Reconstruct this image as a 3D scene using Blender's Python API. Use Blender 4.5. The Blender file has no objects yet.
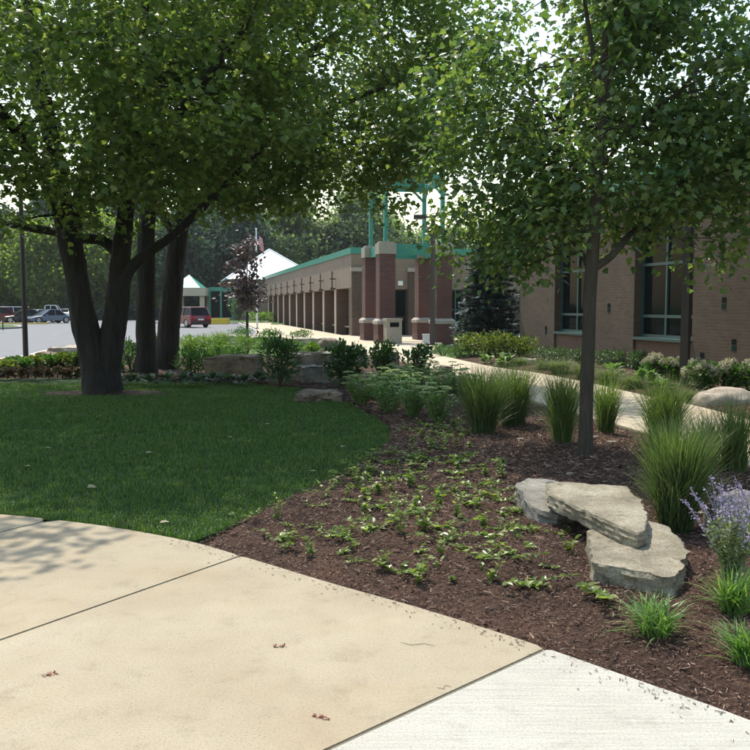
import bpy, bmesh, math, random
import numpy as np
from mathutils import Vector, Matrix, noise

# ------------------------------------------------------------------ camera, sky, sun, exposure
S = bpy.context.scene
COL = S.collection
R = math.radians
F_PX, HOR, H_EYE = 862.0, 306.0, 1.62
PITCH = math.atan((375 - HOR) / F_PX)
cam_d = bpy.data.cameras.new('camera')
cam_d.sensor_width = 36
cam_d.lens = 36 * F_PX / 750
cam_d.clip_end = 2000
cam = bpy.data.objects.new('camera', cam_d)
COL.objects.link(cam)
cam.location = (0, 0, H_EYE)
cam.rotation_euler = (R(90) - PITCH, 0, 0)
S.camera = cam

SUN_AZ, SUN_EL = 22.0, 61.0        # degrees to the left of the view axis, height
world = bpy.data.worlds.new('World')
S.world = world
world.use_nodes = True
wn = world.node_tree.nodes
wl = world.node_tree.links
sky = wn.new('ShaderNodeTexSky')
sky.sky_type = 'NISHITA'
sky.sun_disc = False
sky.sun_elevation = R(SUN_EL)
sky.sun_rotation = R(-SUN_AZ)
sky.air_density = 1.9
sky.dust_density = 1.7
sky.ozone_density = 1.6
wl.new(sky.outputs[0], wn['Background'].inputs[0])
wn['Background'].inputs[1].default_value = 0.15
sun_d = bpy.data.lights.new('sun', 'SUN')
sun_d.energy = 3.35
sun_d.angle = R(0.6)
sun_d.color = (1.0, 0.93, 0.81)
sun = bpy.data.objects.new('sun', sun_d)
COL.objects.link(sun)
sdir = Vector((-math.sin(R(SUN_AZ)) * math.cos(R(SUN_EL)), math.cos(R(SUN_AZ)) * math.cos(R(SUN_EL)), math.sin(R(SUN_EL))))
sun.rotation_euler = sdir.to_track_quat('Z', 'Y').to_euler()
sun.location = sdir * 60
S.view_settings.view_transform = 'Standard'
S.view_settings.look = 'None'
S.view_settings.gamma = 1.0
S.view_settings.exposure = 0.8
S.cycles.max_bounces = 6
S.cycles.diffuse_bounces = 4
S.cycles.glossy_bounces = 2
S.cycles.transmission_bounces = 4
S.cycles.volume_bounces = 0
S.cycles.transparent_max_bounces = 4

rng = np.random.default_rng(7)
random.seed(7)

# ------------------------------------------------------------------ pixel -> place
CP, SP = math.cos(PITCH), math.sin(PITCH)
def ray(px, py):
    x = (px - 375) / F_PX
    y = (375 - py) / F_PX
    return np.array([x, CP + y * SP, -SP + y * CP])
def G(px, py, z=0.0):                      # the point of the ground (height z) under a pixel
    d = ray(px, py)
    t = (z - H_EYE) / d[2]
    return np.array([d[0] * t, d[1] * t, z])
def D(px, py, Y):                          # the point at forward distance Y
    d = ray(px, py)
    t = Y / d[1]
    return np.array([d[0] * t, Y, H_EYE + d[2] * t])

# ------------------------------------------------------------------ object helpers
def tag(o, label=None, cat=None, group=None, kind=None):
    if label: o['label'] = label
    if cat: o['category'] = cat
    if group: o['group'] = group
    if kind or cat: o['kind'] = kind or 'thing'
    return o
def empty(name, loc=(0, 0, 0), rz=0.0, label=None, cat=None, group=None):
    o = bpy.data.objects.new(name, None)
    COL.objects.link(o)
    o.location = loc
    o.rotation_euler = (0, 0, rz)
    o.empty_display_size = 0.2
    return tag(o, label, cat, group)
def link(name, me, parent=None, loc=(0, 0, 0), rz=0.0, scale=1.0):
    o = bpy.data.objects.new(name, me)
    COL.objects.link(o)
    o.parent = parent
    o.location = loc
    o.rotation_euler = (0, 0, rz)
    o.scale = (scale,) * 3 if np.isscalar(scale) else scale
    return o
def copy_tree(o, parent=None):
    c = o.copy()
    COL.objects.link(c)
    c.parent = parent
    for ch in list(o.children):
        copy_tree(ch, c)
    return c

class MB:
    """collects geometry, builds ONE mesh"""
    def __init__(self):
        self.v, self.n = [], 0
        self.f, self.t, self.m = [], [], []
    def add(self, V, F, mat=0):
        V = np.asarray(V, dtype=np.float64).reshape(-1, 3)
        if isinstance(F, np.ndarray):
            self.f.append((F + self.n).ravel())
            self.t.append(np.full(len(F), F.shape[1]))
            self.m.append(np.full(len(F), mat))
        else:
            for fc in F:
                self.f.append(np.asarray(fc) + self.n)
            self.t.append(np.array([len(fc) for fc in F]))
            self.m.append(np.full(len(F), mat))
        self.v.append(V)
        self.n += len(V)
    def box(self, x0, x1, y0, y1, z0, z1, mat=0):
        V = [(x0, y0, z0), (x1, y0, z0), (x1, y1, z0), (x0, y1, z0), (x0, y0, z1), (x1, y0, z1), (x1, y1, z1), (x0, y1, z1)]
        self.add(V, np.array([(0, 3, 2, 1), (4, 5, 6, 7), (0, 1, 5, 4), (1, 2, 6, 5), (2, 3, 7, 6), (3, 0, 4, 7)]), mat)
        return self
    def bar(self, a, b, w, h, mat=0):       # a square bar from a to b
        a, b = np.array(a, float), np.array(b, float)
        d = (b - a) / np.linalg.norm(b - a)
        up = np.array([0, 0, 1.0]) if abs(d[2]) < 0.95 else np.array([1.0, 0, 0])
        s = np.cross(d, up); s /= np.linalg.norm(s)
        u = np.cross(s, d)
        V = [p + s * w / 2 * i + u * h / 2 * j for p in (a, b) for i, j in ((-1, -1), (1, -1), (1, 1), (-1, 1))]
        self.add(V, np.array([(0, 1, 2, 3), (7, 6, 5, 4), (0, 4, 5, 1), (1, 5, 6, 2), (2, 6, 7, 3), (3, 7, 4, 0)]), mat)
        return self
    def tube(self, pts, rad, n=8, mat=0, cap=True):
        P = np.asarray(pts, float)
        r = np.asarray(rad, float) * np.ones(len(P))
        T = np.gradient(P, axis=0)
        T /= np.linalg.norm(T, axis=1)[:, None] + 1e-9
        ref = np.array([1.0, 0.13, 0.07]) if abs(T[0][0]) < 0.9 else np.array([0.0, 1.0, 0.1])
        V = []
        a = np.arange(n) * 2 * math.pi / n
        for i in range(len(P)):
            s = ref - T[i] * ref.dot(T[i]); s /= np.linalg.norm(s)
            u = np.cross(T[i], s)
            V.append(P[i] + r[i] * (np.cos(a)[:, None] * s + np.sin(a)[:, None] * u))
        V = np.concatenate(V)
        F = []
        for i in range(len(P) - 1):
            j = np.arange(n)
            k = (j + 1) % n
            F.append(np.stack([i * n + j, i * n + k, (i + 1) * n + k, (i + 1) * n + j], 1))
        self.add(V, np.concatenate(F), mat)
        if cap:
            self.add(V[-n:], [list(range(n))], mat)
            self.add(V[:n], [list(range(n))[::-1]], mat)
        return self
    def scatter(self, T, F, pos, A, N, sc, mat=0):
        """copies of template T (axis = y, normal = z) at pos with axis A, normal N, scale sc"""
        T = np.asarray(T, float)
        A = A / (np.linalg.norm(A, axis=1)[:, None] + 1e-9)
        X = np.cross(A, N); X /= np.linalg.norm(X, axis=1)[:, None] + 1e-9
        Z = np.cross(X, A)
        sc = np.asarray(sc) * np.ones(len(pos))
        V = pos[:, None, :] + sc[:, None, None] * (T[None, :, 0:1] * X[:, None] + T[None, :, 1:2] * A[:, None] + T[None, :, 2:3] * Z[:, None])
        k = len(T)
        Fa = np.asarray(F)
        FF = (Fa[None] + (np.arange(len(pos)) * k)[:, None, None]).reshape(-1, Fa.shape[1])
        self.add(V.reshape(-1, 3), FF, mat)
        return self
    def mesh(self, name, mats, smooth=False):
        me = bpy.data.meshes.new(name)
        V = np.concatenate(self.v).astype(np.float32)
        L = np.concatenate(self.f).astype(np.int32)
        T = np.concatenate(self.t).astype(np.int32)
        Mi = np.concatenate(self.m).astype(np.int32)
        me.vertices.add(len(V)); me.vertices.foreach_set('co', V.ravel())
        me.loops.add(len(L)); me.loops.foreach_set('vertex_index', L)
        me.polygons.add(len(T))
        st = np.zeros(len(T), np.int32); st[1:] = np.cumsum(T)[:-1]
        me.polygons.foreach_set('loop_start', st)
        me.polygons.foreach_set('material_index', Mi)
        me.polygons.foreach_set('use_smooth', np.full(len(T), bool(smooth)))
        for m in (mats if isinstance(mats, (list, tuple)) else [mats]):
            me.materials.append(m)
        me.update(calc_edges=True)
        return me
    def obj(self, name, mats, parent=None, smooth=False, **k):
        return link(name, self.mesh(name, mats, smooth), parent, **k)

def poly_slab(name, pts, z0, z1, mat, parent=None, bevel=0.0):
    """a flat slab with the outline pts"""
    bm = bmesh.new()
    top = [bm.verts.new((p[0], p[1], z1)) for p in pts]
    bot = [bm.verts.new((p[0], p[1], z0)) for p in pts]
    f = bm.faces.new(top)
    f.normal_update()
    if f.normal.z < 0: f.normal_flip()
    n = len(pts)
    for i in range(n):
        bm.faces.new((top[i], bot[i], bot[(i + 1) % n], top[(i + 1) % n]))
    bmesh.ops.recalc_face_normals(bm, faces=bm.faces)
    if bevel:
        bmesh.ops.bevel(bm, geom=[e for e in f.edges], offset=bevel, segments=2, affect='EDGES')
    me = bpy.data.meshes.new(name)
    bm.to_mesh(me); bm.free()
    me.materials.append(mat)
    return link(name, me, parent)
def smooth_curve(P, n=12, closed=False):
    P = [np.array(p, float) for p in P]
    out = []
    m = len(P)
    rngi = range(m) if closed else range(m - 1)
    for i in rngi:
        p1, p2 = P[i], P[(i + 1) % m]
        p0 = P[(i - 1) % m] if closed or i > 0 else 2 * p1 - p2
        p3 = P[(i + 2) % m] if closed or i < m - 2 else 2 * p2 - p1
        for k in range(n):
            t = k / n
            out.append(0.5 * (2 * p1 + (p2 - p0) * t + (2 * p0 - 5 * p1 + 4 * p2 - p3) * t * t + (3 * p1 - p0 - 3 * p2 + p3) * t ** 3))
    if not closed: out.append(P[-1])
    return out
def inside(poly, X, Y):
    poly = np.asarray(poly)[:, :2]
    c = np.zeros(X.shape, bool)
    j = len(poly) - 1
    for i in range(len(poly)):
        xi, yi = poly[i]; xj, yj = poly[j]
        h = ((yi > Y) != (yj > Y)) & (X < (xj - xi) * (Y - yi) / (yj - yi + 1e-12) + xi)
        c ^= h
        j = i
    return c
def edge_dist(poly, X, Y, closed=True):
    poly = np.asarray(poly)[:, :2]
    d = np.full(X.shape, 1e9)
    m = len(poly)
    for i in range(m if closed else m - 1):
        a, b = poly[i], poly[(i + 1) % m]
        ab = b - a
        t = np.clip(((X - a[0]) * ab[0] + (Y - a[1]) * ab[1]) / (ab.dot(ab) + 1e-12), 0, 1)
        d = np.minimum(d, np.hypot(X - a[0] - t * ab[0], Y - a[1] - t * ab[1]))
    return d

# ------------------------------------------------------------------ materials
def new_mat(name):
    m = bpy.data.materials.new(name)
    m.use_nodes = True
    nt = m.node_tree
    b = nt.nodes['Principled BSDF']
    return m, nt, b
def nd(nt, typ, **k):
    n = nt.nodes.new(typ)
    for a, v in k.items():
        if a.startswith('i_'):
            n.inputs[int(a[2:])].default_value = v
        else:
            setattr(n, a, v)
    return n
def ramp(nt, fac, stops):
    r = nt.nodes.new('ShaderNodeValToRGB')
    e = r.color_ramp.elements
    e[0].position, e[0].color = stops[0][0], (*stops[0][1], 1)
    e[1].position, e[1].color = stops[-1][0], (*stops[-1][1], 1)
    for p, c in stops[1:-1]:
        x = e.new(p); x.color = (*c, 1)
    nt.links.new(fac, r.inputs[0])
    return r
def mixc(nt, fac, a, b, mode='MIX'):
    m = nt.nodes.new('ShaderNodeMix')
    m.data_type = 'RGBA'; m.blend_type = mode
    for sock, v in ((0, fac), (6, a), (7, b)):
        if isinstance(v, bpy.types.NodeSocket): nt.links.new(v, m.inputs[sock])
        elif sock == 0: m.inputs[0].default_value = v
        else: m.inputs[sock].default_value = (*v, 1)
    return m.outputs[2]
def noise_n(nt, scale, detail=4, rough=0.55, vec=None):
    n = nt.nodes.new('ShaderNodeTexNoise')
    n.inputs['Scale'].default_value = scale
    n.inputs['Detail'].default_value = detail
    n.inputs['Roughness'].default_value = rough
    if vec is not None: nt.links.new(vec, n.inputs['Vector'])
    return n
def bump(nt, b, h, strength, dist):
    n = nt.nodes.new('ShaderNodeBump')
    n.inputs['Strength'].default_value = strength
    n.inputs['Distance'].default_value = dist
    nt.links.new(h, n.inputs['Height'])
    nt.links.new(n.outputs[0], b.inputs['Normal'])
    return n
def objco(nt):
    return nt.nodes.new('ShaderNodeTexCoord').outputs['Object']
def geoco(nt):
    return nt.nodes.new('ShaderNodeNewGeometry').outputs['Position']

def plain(name, col, rough=0.6, metal=0.0, var=0.12, scale=8.0, bmp=0.0, spec=0.5):
    m, nt, b = new_mat(name)
    n = noise_n(nt, scale, 5, 0.6, objco(nt))
    c = ramp(nt, n.outputs[0], [(0.25, tuple(x * (1 - var) for x in col)), (0.75, tuple(min(1, x * (1 + var)) for x in col))])
    nt.links.new(c.outputs[0], b.inputs['Base Color'])
    b.inputs['Roughness'].default_value = rough
    b.inputs['Metallic'].default_value = metal
    b.inputs['Specular IOR Level'].default_value = spec
    if bmp: bump(nt, b, n.outputs[0], bmp, 0.02)
    return m
def leafmat(name, cols, trans=0.35, rough=0.45, tcol=None):
    """leaf: colour varies from leaf to leaf, light shines through"""
    m, nt, b = new_mat(name)
    g = nt.nodes.new('ShaderNodeNewGeometry')
    k = len(cols)
    c = ramp(nt, g.outputs['Random Per Island'], [(i / max(1, k - 1), cc) for i, cc in enumerate(cols)])
    nt.links.new(c.outputs[0], b.inputs['Base Color'])
    b.inputs['Roughness'].default_value = rough
    b.inputs['Specular IOR Level'].default_value = 0.4
    t = nt.nodes.new('ShaderNodeBsdfTranslucent')
    tc = mixc(nt, 1.0, c.outputs[0], tcol or (1.6, 1.9, 0.7), 'MULTIPLY')
    nt.links.new(tc, t.inputs[0])
    ms = nt.nodes.new('ShaderNodeMixShader')
    ms.inputs[0].default_value = trans
    nt.links.new(b.outputs[0], ms.inputs[1])
    nt.links.new(t.outputs[0], ms.inputs[2])
    nt.links.new(ms.outputs[0], nt.nodes['Material Output'].inputs[0])
    return m
def bark(name, c0, c1, sc=9.0):
    m, nt, b = new_mat(name)
    co = objco(nt)
    mp = nd(nt, 'ShaderNodeMapping'); mp.inputs['Scale'].default_value = (1, 1, 0.16)
    nt.links.new(co, mp.inputs[0])
    n = noise_n(nt, sc, 7, 0.65, mp.outputs[0])
    n2 = noise_n(nt, 3.0, 3, 0.6, co)
    c = ramp(nt, n.outputs[0], [(0.35, c0), (0.62, c1)])
    cc = mixc(nt, n2.outputs[0], c.outputs[0], tuple(x * 0.6 for x in c1))
    nt.links.new(cc, b.inputs['Base Color'])
    b.inputs['Roughness'].default_value = 0.9
    bump(nt, b, n.outputs[0], 1.0, 0.12)
    return m
def brickmat(name, c1, c2, mortar, off=0.0):
    m, nt, b = new_mat(name)
    co = objco(nt)
    sx = nd(nt, 'ShaderNodeSeparateXYZ'); nt.links.new(co, sx.inputs[0])
    ad = nd(nt, 'ShaderNodeMath', operation='ADD'); nt.links.new(sx.outputs[0], ad.inputs[0]); nt.links.new(sx.outputs[1], ad.inputs[1])
    cx = nd(nt, 'ShaderNodeCombineXYZ'); nt.links.new(ad.outputs[0], cx.inputs[0]); nt.links.new(sx.outputs[2], cx.inputs[1])
    br = nd(nt, 'ShaderNodeTexBrick')
    nt.links.new(cx.outputs[0], br.inputs['Vector'])
    br.inputs['Scale'].default_value = 1.0
    br.inputs['Brick Width'].default_value = 0.215
    br.inputs['Row Height'].default_value = 0.072
    br.inputs['Mortar Size'].default_value = 0.006
    br.inputs['Mortar Smooth'].default_value = 0.2
    br.inputs['Bias'].default_value = 0.0
    br.inputs['Color1'].default_value = (*c1, 1)
    br.inputs['Color2'].default_value = (*c2, 1)
    br.inputs['Mortar'].default_value = (*mortar, 1)
    n = noise_n(nt, 0.8, 5, 0.6, co)
    n2 = noise_n(nt, 60, 3, 0.6, co)
    r = ramp(nt, n.outputs[0], [(0.3, (0.8, 0.78, 0.76)), (0.7, (1.12, 1.1, 1.08))])
    c = mixc(nt, 1.0, br.outputs[0], r.outputs[0], 'MULTIPLY')
    r2 = ramp(nt, n2.outputs[0], [(0.3, (0.88, 0.88, 0.88)), (0.7, (1.1, 1.1, 1.1))])
    c = mixc(nt, 1.0, c, r2.outputs[0], 'MULTIPLY')
    nt.links.new(c, b.inputs['Base Color'])
    b.inputs['Roughness'].default_value = 0.88
    iv = nd(nt, 'ShaderNodeMath', operation='SUBTRACT'); iv.inputs[0].default_value = 1.0
    nt.links.new(br.outputs['Fac'], iv.inputs[1])
    bump(nt, b, iv.outputs[0], 0.7, 0.012)
    return m
def concrete(name, base, dark, light, broom=False, stain=0.75):
    m, nt, b = new_mat(name)
    co = geoco(nt)
    n1 = noise_n(nt, 0.9, 5, 0.62, co)
    n2 = noise_n(nt, 5.0, 6, 0.7, co)
    n3 = noise_n(nt, 95.0, 3, 0.7, co)
    c = ramp(nt, n1.outputs[0], [(0.3, dark), (0.5, base), (0.72, light)])
    r2 = ramp(nt, n2.outputs[0], [(0.28, (0.74, 0.71, 0.65)), (0.45, (1, 1, 1)), (0.75, (1.10, 1.09, 1.06))])
    cc = mixc(nt, stain, c.outputs[0], mixc(nt, 1.0, c.outputs[0], r2.outputs[0], 'MULTIPLY'))
    r3 = ramp(nt, n3.outputs[0], [(0.28, (0.66, 0.64, 0.60)), (0.48, (1, 1, 1)), (0.72, (1.15, 1.14, 1.11))])
    cc = mixc(nt, 1.0, cc, r3.outputs[0], 'MULTIPLY')
    v = nd(nt, 'ShaderNodeTexVoronoi'); v.inputs['Scale'].default_value = 26.0; nt.links.new(co, v.inputs['Vector'])
    rv = ramp(nt, v.outputs['Distance'], [(0.0, (0.55, 0.5, 0.45)), (0.055, (1, 1, 1))])
    nv = noise_n(nt, 2.1, 2, 0.5, co)
    rv2 = ramp(nt, nv.outputs[0], [(0.52, (0, 0, 0)), (0.62, (1, 1, 1))])
    cc = mixc(nt, rv2.outputs[0], cc, mixc(nt, 1.0, cc, rv.outputs[0], 'MULTIPLY'))
    # rust-coloured patches
    n4 = noise_n(nt, 0.55, 4, 0.7, co)
    r4 = ramp(nt, n4.outputs[0], [(0.5, (0, 0, 0)), (0.72, (0.6, 0.6, 0.6))])
    if not broom:
        cc = mixc(nt, r4.outputs[0], cc, (base[0] * 1.0, base[1] * 0.84, base[2] * 0.62))
    # hairline cracks and dark smudges
    wv = noise_n(nt, 1.7, 4, 0.6, co)
    wm = nd(nt, 'ShaderNodeVectorMath', operation='MULTIPLY_ADD'); wm.inputs[1].default_value = (.5, .5, .5)
    nt.links.new(wv.outputs['Color'], wm.inputs[0]); nt.links.new(co, wm.inputs[2])
    vc = nd(nt, 'ShaderNodeTexVoronoi', feature='DISTANCE_TO_EDGE'); vc.inputs['Scale'].default_value = .33; nt.links.new(wm.outputs[0], vc.inputs['Vector'])
    rc = ramp(nt, vc.outputs['Distance'], [(0.0, (.62, .58, .52)), (0.0022, (1, 1, 1))])
    nm = noise_n(nt, .8, 2, 0.5, co)
    rm = ramp(nt, nm.outputs[0], [(0.55, (0, 0, 0)), (0.6, (.22, .22, .22))])
    if not broom: cc = mixc(nt, rm.outputs[0], cc, mixc(nt, 1.0, cc, rc.outputs[0], 'MULTIPLY'))
    h = n3.outputs[0]
    if broom:
        mp = nd(nt, 'ShaderNodeMapping'); mp.inputs['Rotation'].default_value = (0, 0, R(8)); mp.inputs['Scale'].default_value = (2.2, 62, 1)
        nt.links.new(co, mp.inputs[0])
        nb = noise_n(nt, 1.0, 3, 0.6, mp.outputs[0])
        h = nb.outputs[0]
        rb = ramp(nt, nb.outputs[0], [(0.32, (0.88, 0.88, 0.865)), (0.62, (1.05, 1.05, 1.035))])
        cc = mixc(nt, 1.0, cc, rb.outputs[0], 'MULTIPLY')
    nt.links.new(cc, b.inputs['Base Color'])
    b.inputs['Roughness'].default_value = 0.85
    bump(nt, b, h, 0.8 if broom else 0.4, 0.006)
    return m
def stonemat(name, c0, c1, c2, sc=3.0):
    m, nt, b = new_mat(name)
    co = objco(nt)
    n = noise_n(nt, sc, 8, 0.65, co)
    mp = nd(nt, 'ShaderNodeMapping'); mp.inputs['Scale'].default_value = (0.6, 0.6, 9)
    nt.links.new(co, mp.inputs[0])
    n2 = noise_n(nt, sc * 1.3, 6, 0.7, mp.outputs[0])
    n3 = noise_n(nt, sc * 22, 4, 0.7, co)
    c = ramp(nt, n.outputs[0], [(0.28, c0), (0.5, c1), (0.7, c2)])
    r2 = ramp(nt, n2.outputs[0], [(0.3, (0.72, 0.70, 0.66)), (0.65, (1.1, 1.1, 1.08))])
    cc = mixc(nt, 1.0, c.outputs[0], r2.outputs[0], 'MULTIPLY')
    r3 = ramp(nt, n3.outputs[0], [(0.3, (0.55, 0.54, 0.50)), (0.55, (1.05, 1.05, 1.03)), (0.75, (1.2, 1.2, 1.17))])
    cc = mixc(nt, 1.0, cc, r3.outputs[0], 'MULTIPLY')
    n5 = noise_n(nt, sc * 3.5, 5, 0.7, co)
    r5 = ramp(nt, n5.outputs[0], [(0.56, (0, 0, 0)), (0.66, (.7, .7, .7))])
    cc = mixc(nt, r5.outputs[0], cc, tuple(x * .55 for x in c0))          # dark lichen and soil stains
    nt.links.new(cc, b.inputs['Base Color'])
    b.inputs['Roughness'].default_value = 0.92
    s = nd(nt, 'ShaderNodeMath', operation='ADD'); nt.links.new(n3.outputs[0], s.inputs[0]); nt.links.new(n2.outputs[0], s.inputs[1])
    bump(nt, b, s.outputs[0], 0.6, 0.02)
    return m
def mulchmat(name, stops, sc=1.0):
    m, nt, b = new_mat(name)
    co = geoco(nt)
    n = noise_n(nt, 34 * sc, 6, 0.75, co)
    n2 = noise_n(nt, 1.3, 4, 0.6, co)
    c = ramp(nt, n.outputs[0], stops)
    r = ramp(nt, n2.outputs[0], [(0.3, (0.6, 0.56, 0.54)), (0.5, (1, 1, 1)), (0.7, (1.45, 1.38, 1.3))])
    cc = mixc(nt, 1.0, c.outputs[0], r.outputs[0], 'MULTIPLY')
    nt.links.new(cc, b.inputs['Base Color'])
    b.inputs['Roughness'].default_value = 0.95
    b.inputs['Specular IOR Level'].default_value = 0.2
    bump(nt, b, n.outputs[0], 1.0, 0.03)
    return m
def carpaint(name, col, rough=0.25):
    m, nt, b = new_mat(name)
    n = noise_n(nt, 3, 4, 0.6, objco(nt))
    c = ramp(nt, n.outputs[0], [(0.3, tuple(x * 0.9 for x in col)), (0.7, col)])
    nt.links.new(c.outputs[0], b.inputs['Base Color'])
    b.inputs['Roughness'].default_value = rough
    b.inputs['Coat Weight'].default_value = 0.6
    b.inputs['Coat Roughness'].default_value = 0.08
    return m
def glassmat(name, col=(0.006, 0.009, 0.009), rough=0.04):
    m, nt, b = new_mat(name)
    n = noise_n(nt, 0.7, 3, 0.5, objco(nt))
    c = ramp(nt, n.outputs[0], [(0.3, tuple(x * 0.6 for x in col)), (0.7, tuple(x * 1.4 for x in col))])
    nt.links.new(c.outputs[0], b.inputs['Base Color'])
    b.inputs['Roughness'].default_value = rough
    b.inputs['Specular IOR Level'].default_value = 0.05
    bump(nt, b, n.outputs[0], 0.02, 0.05)
    return m

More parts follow.
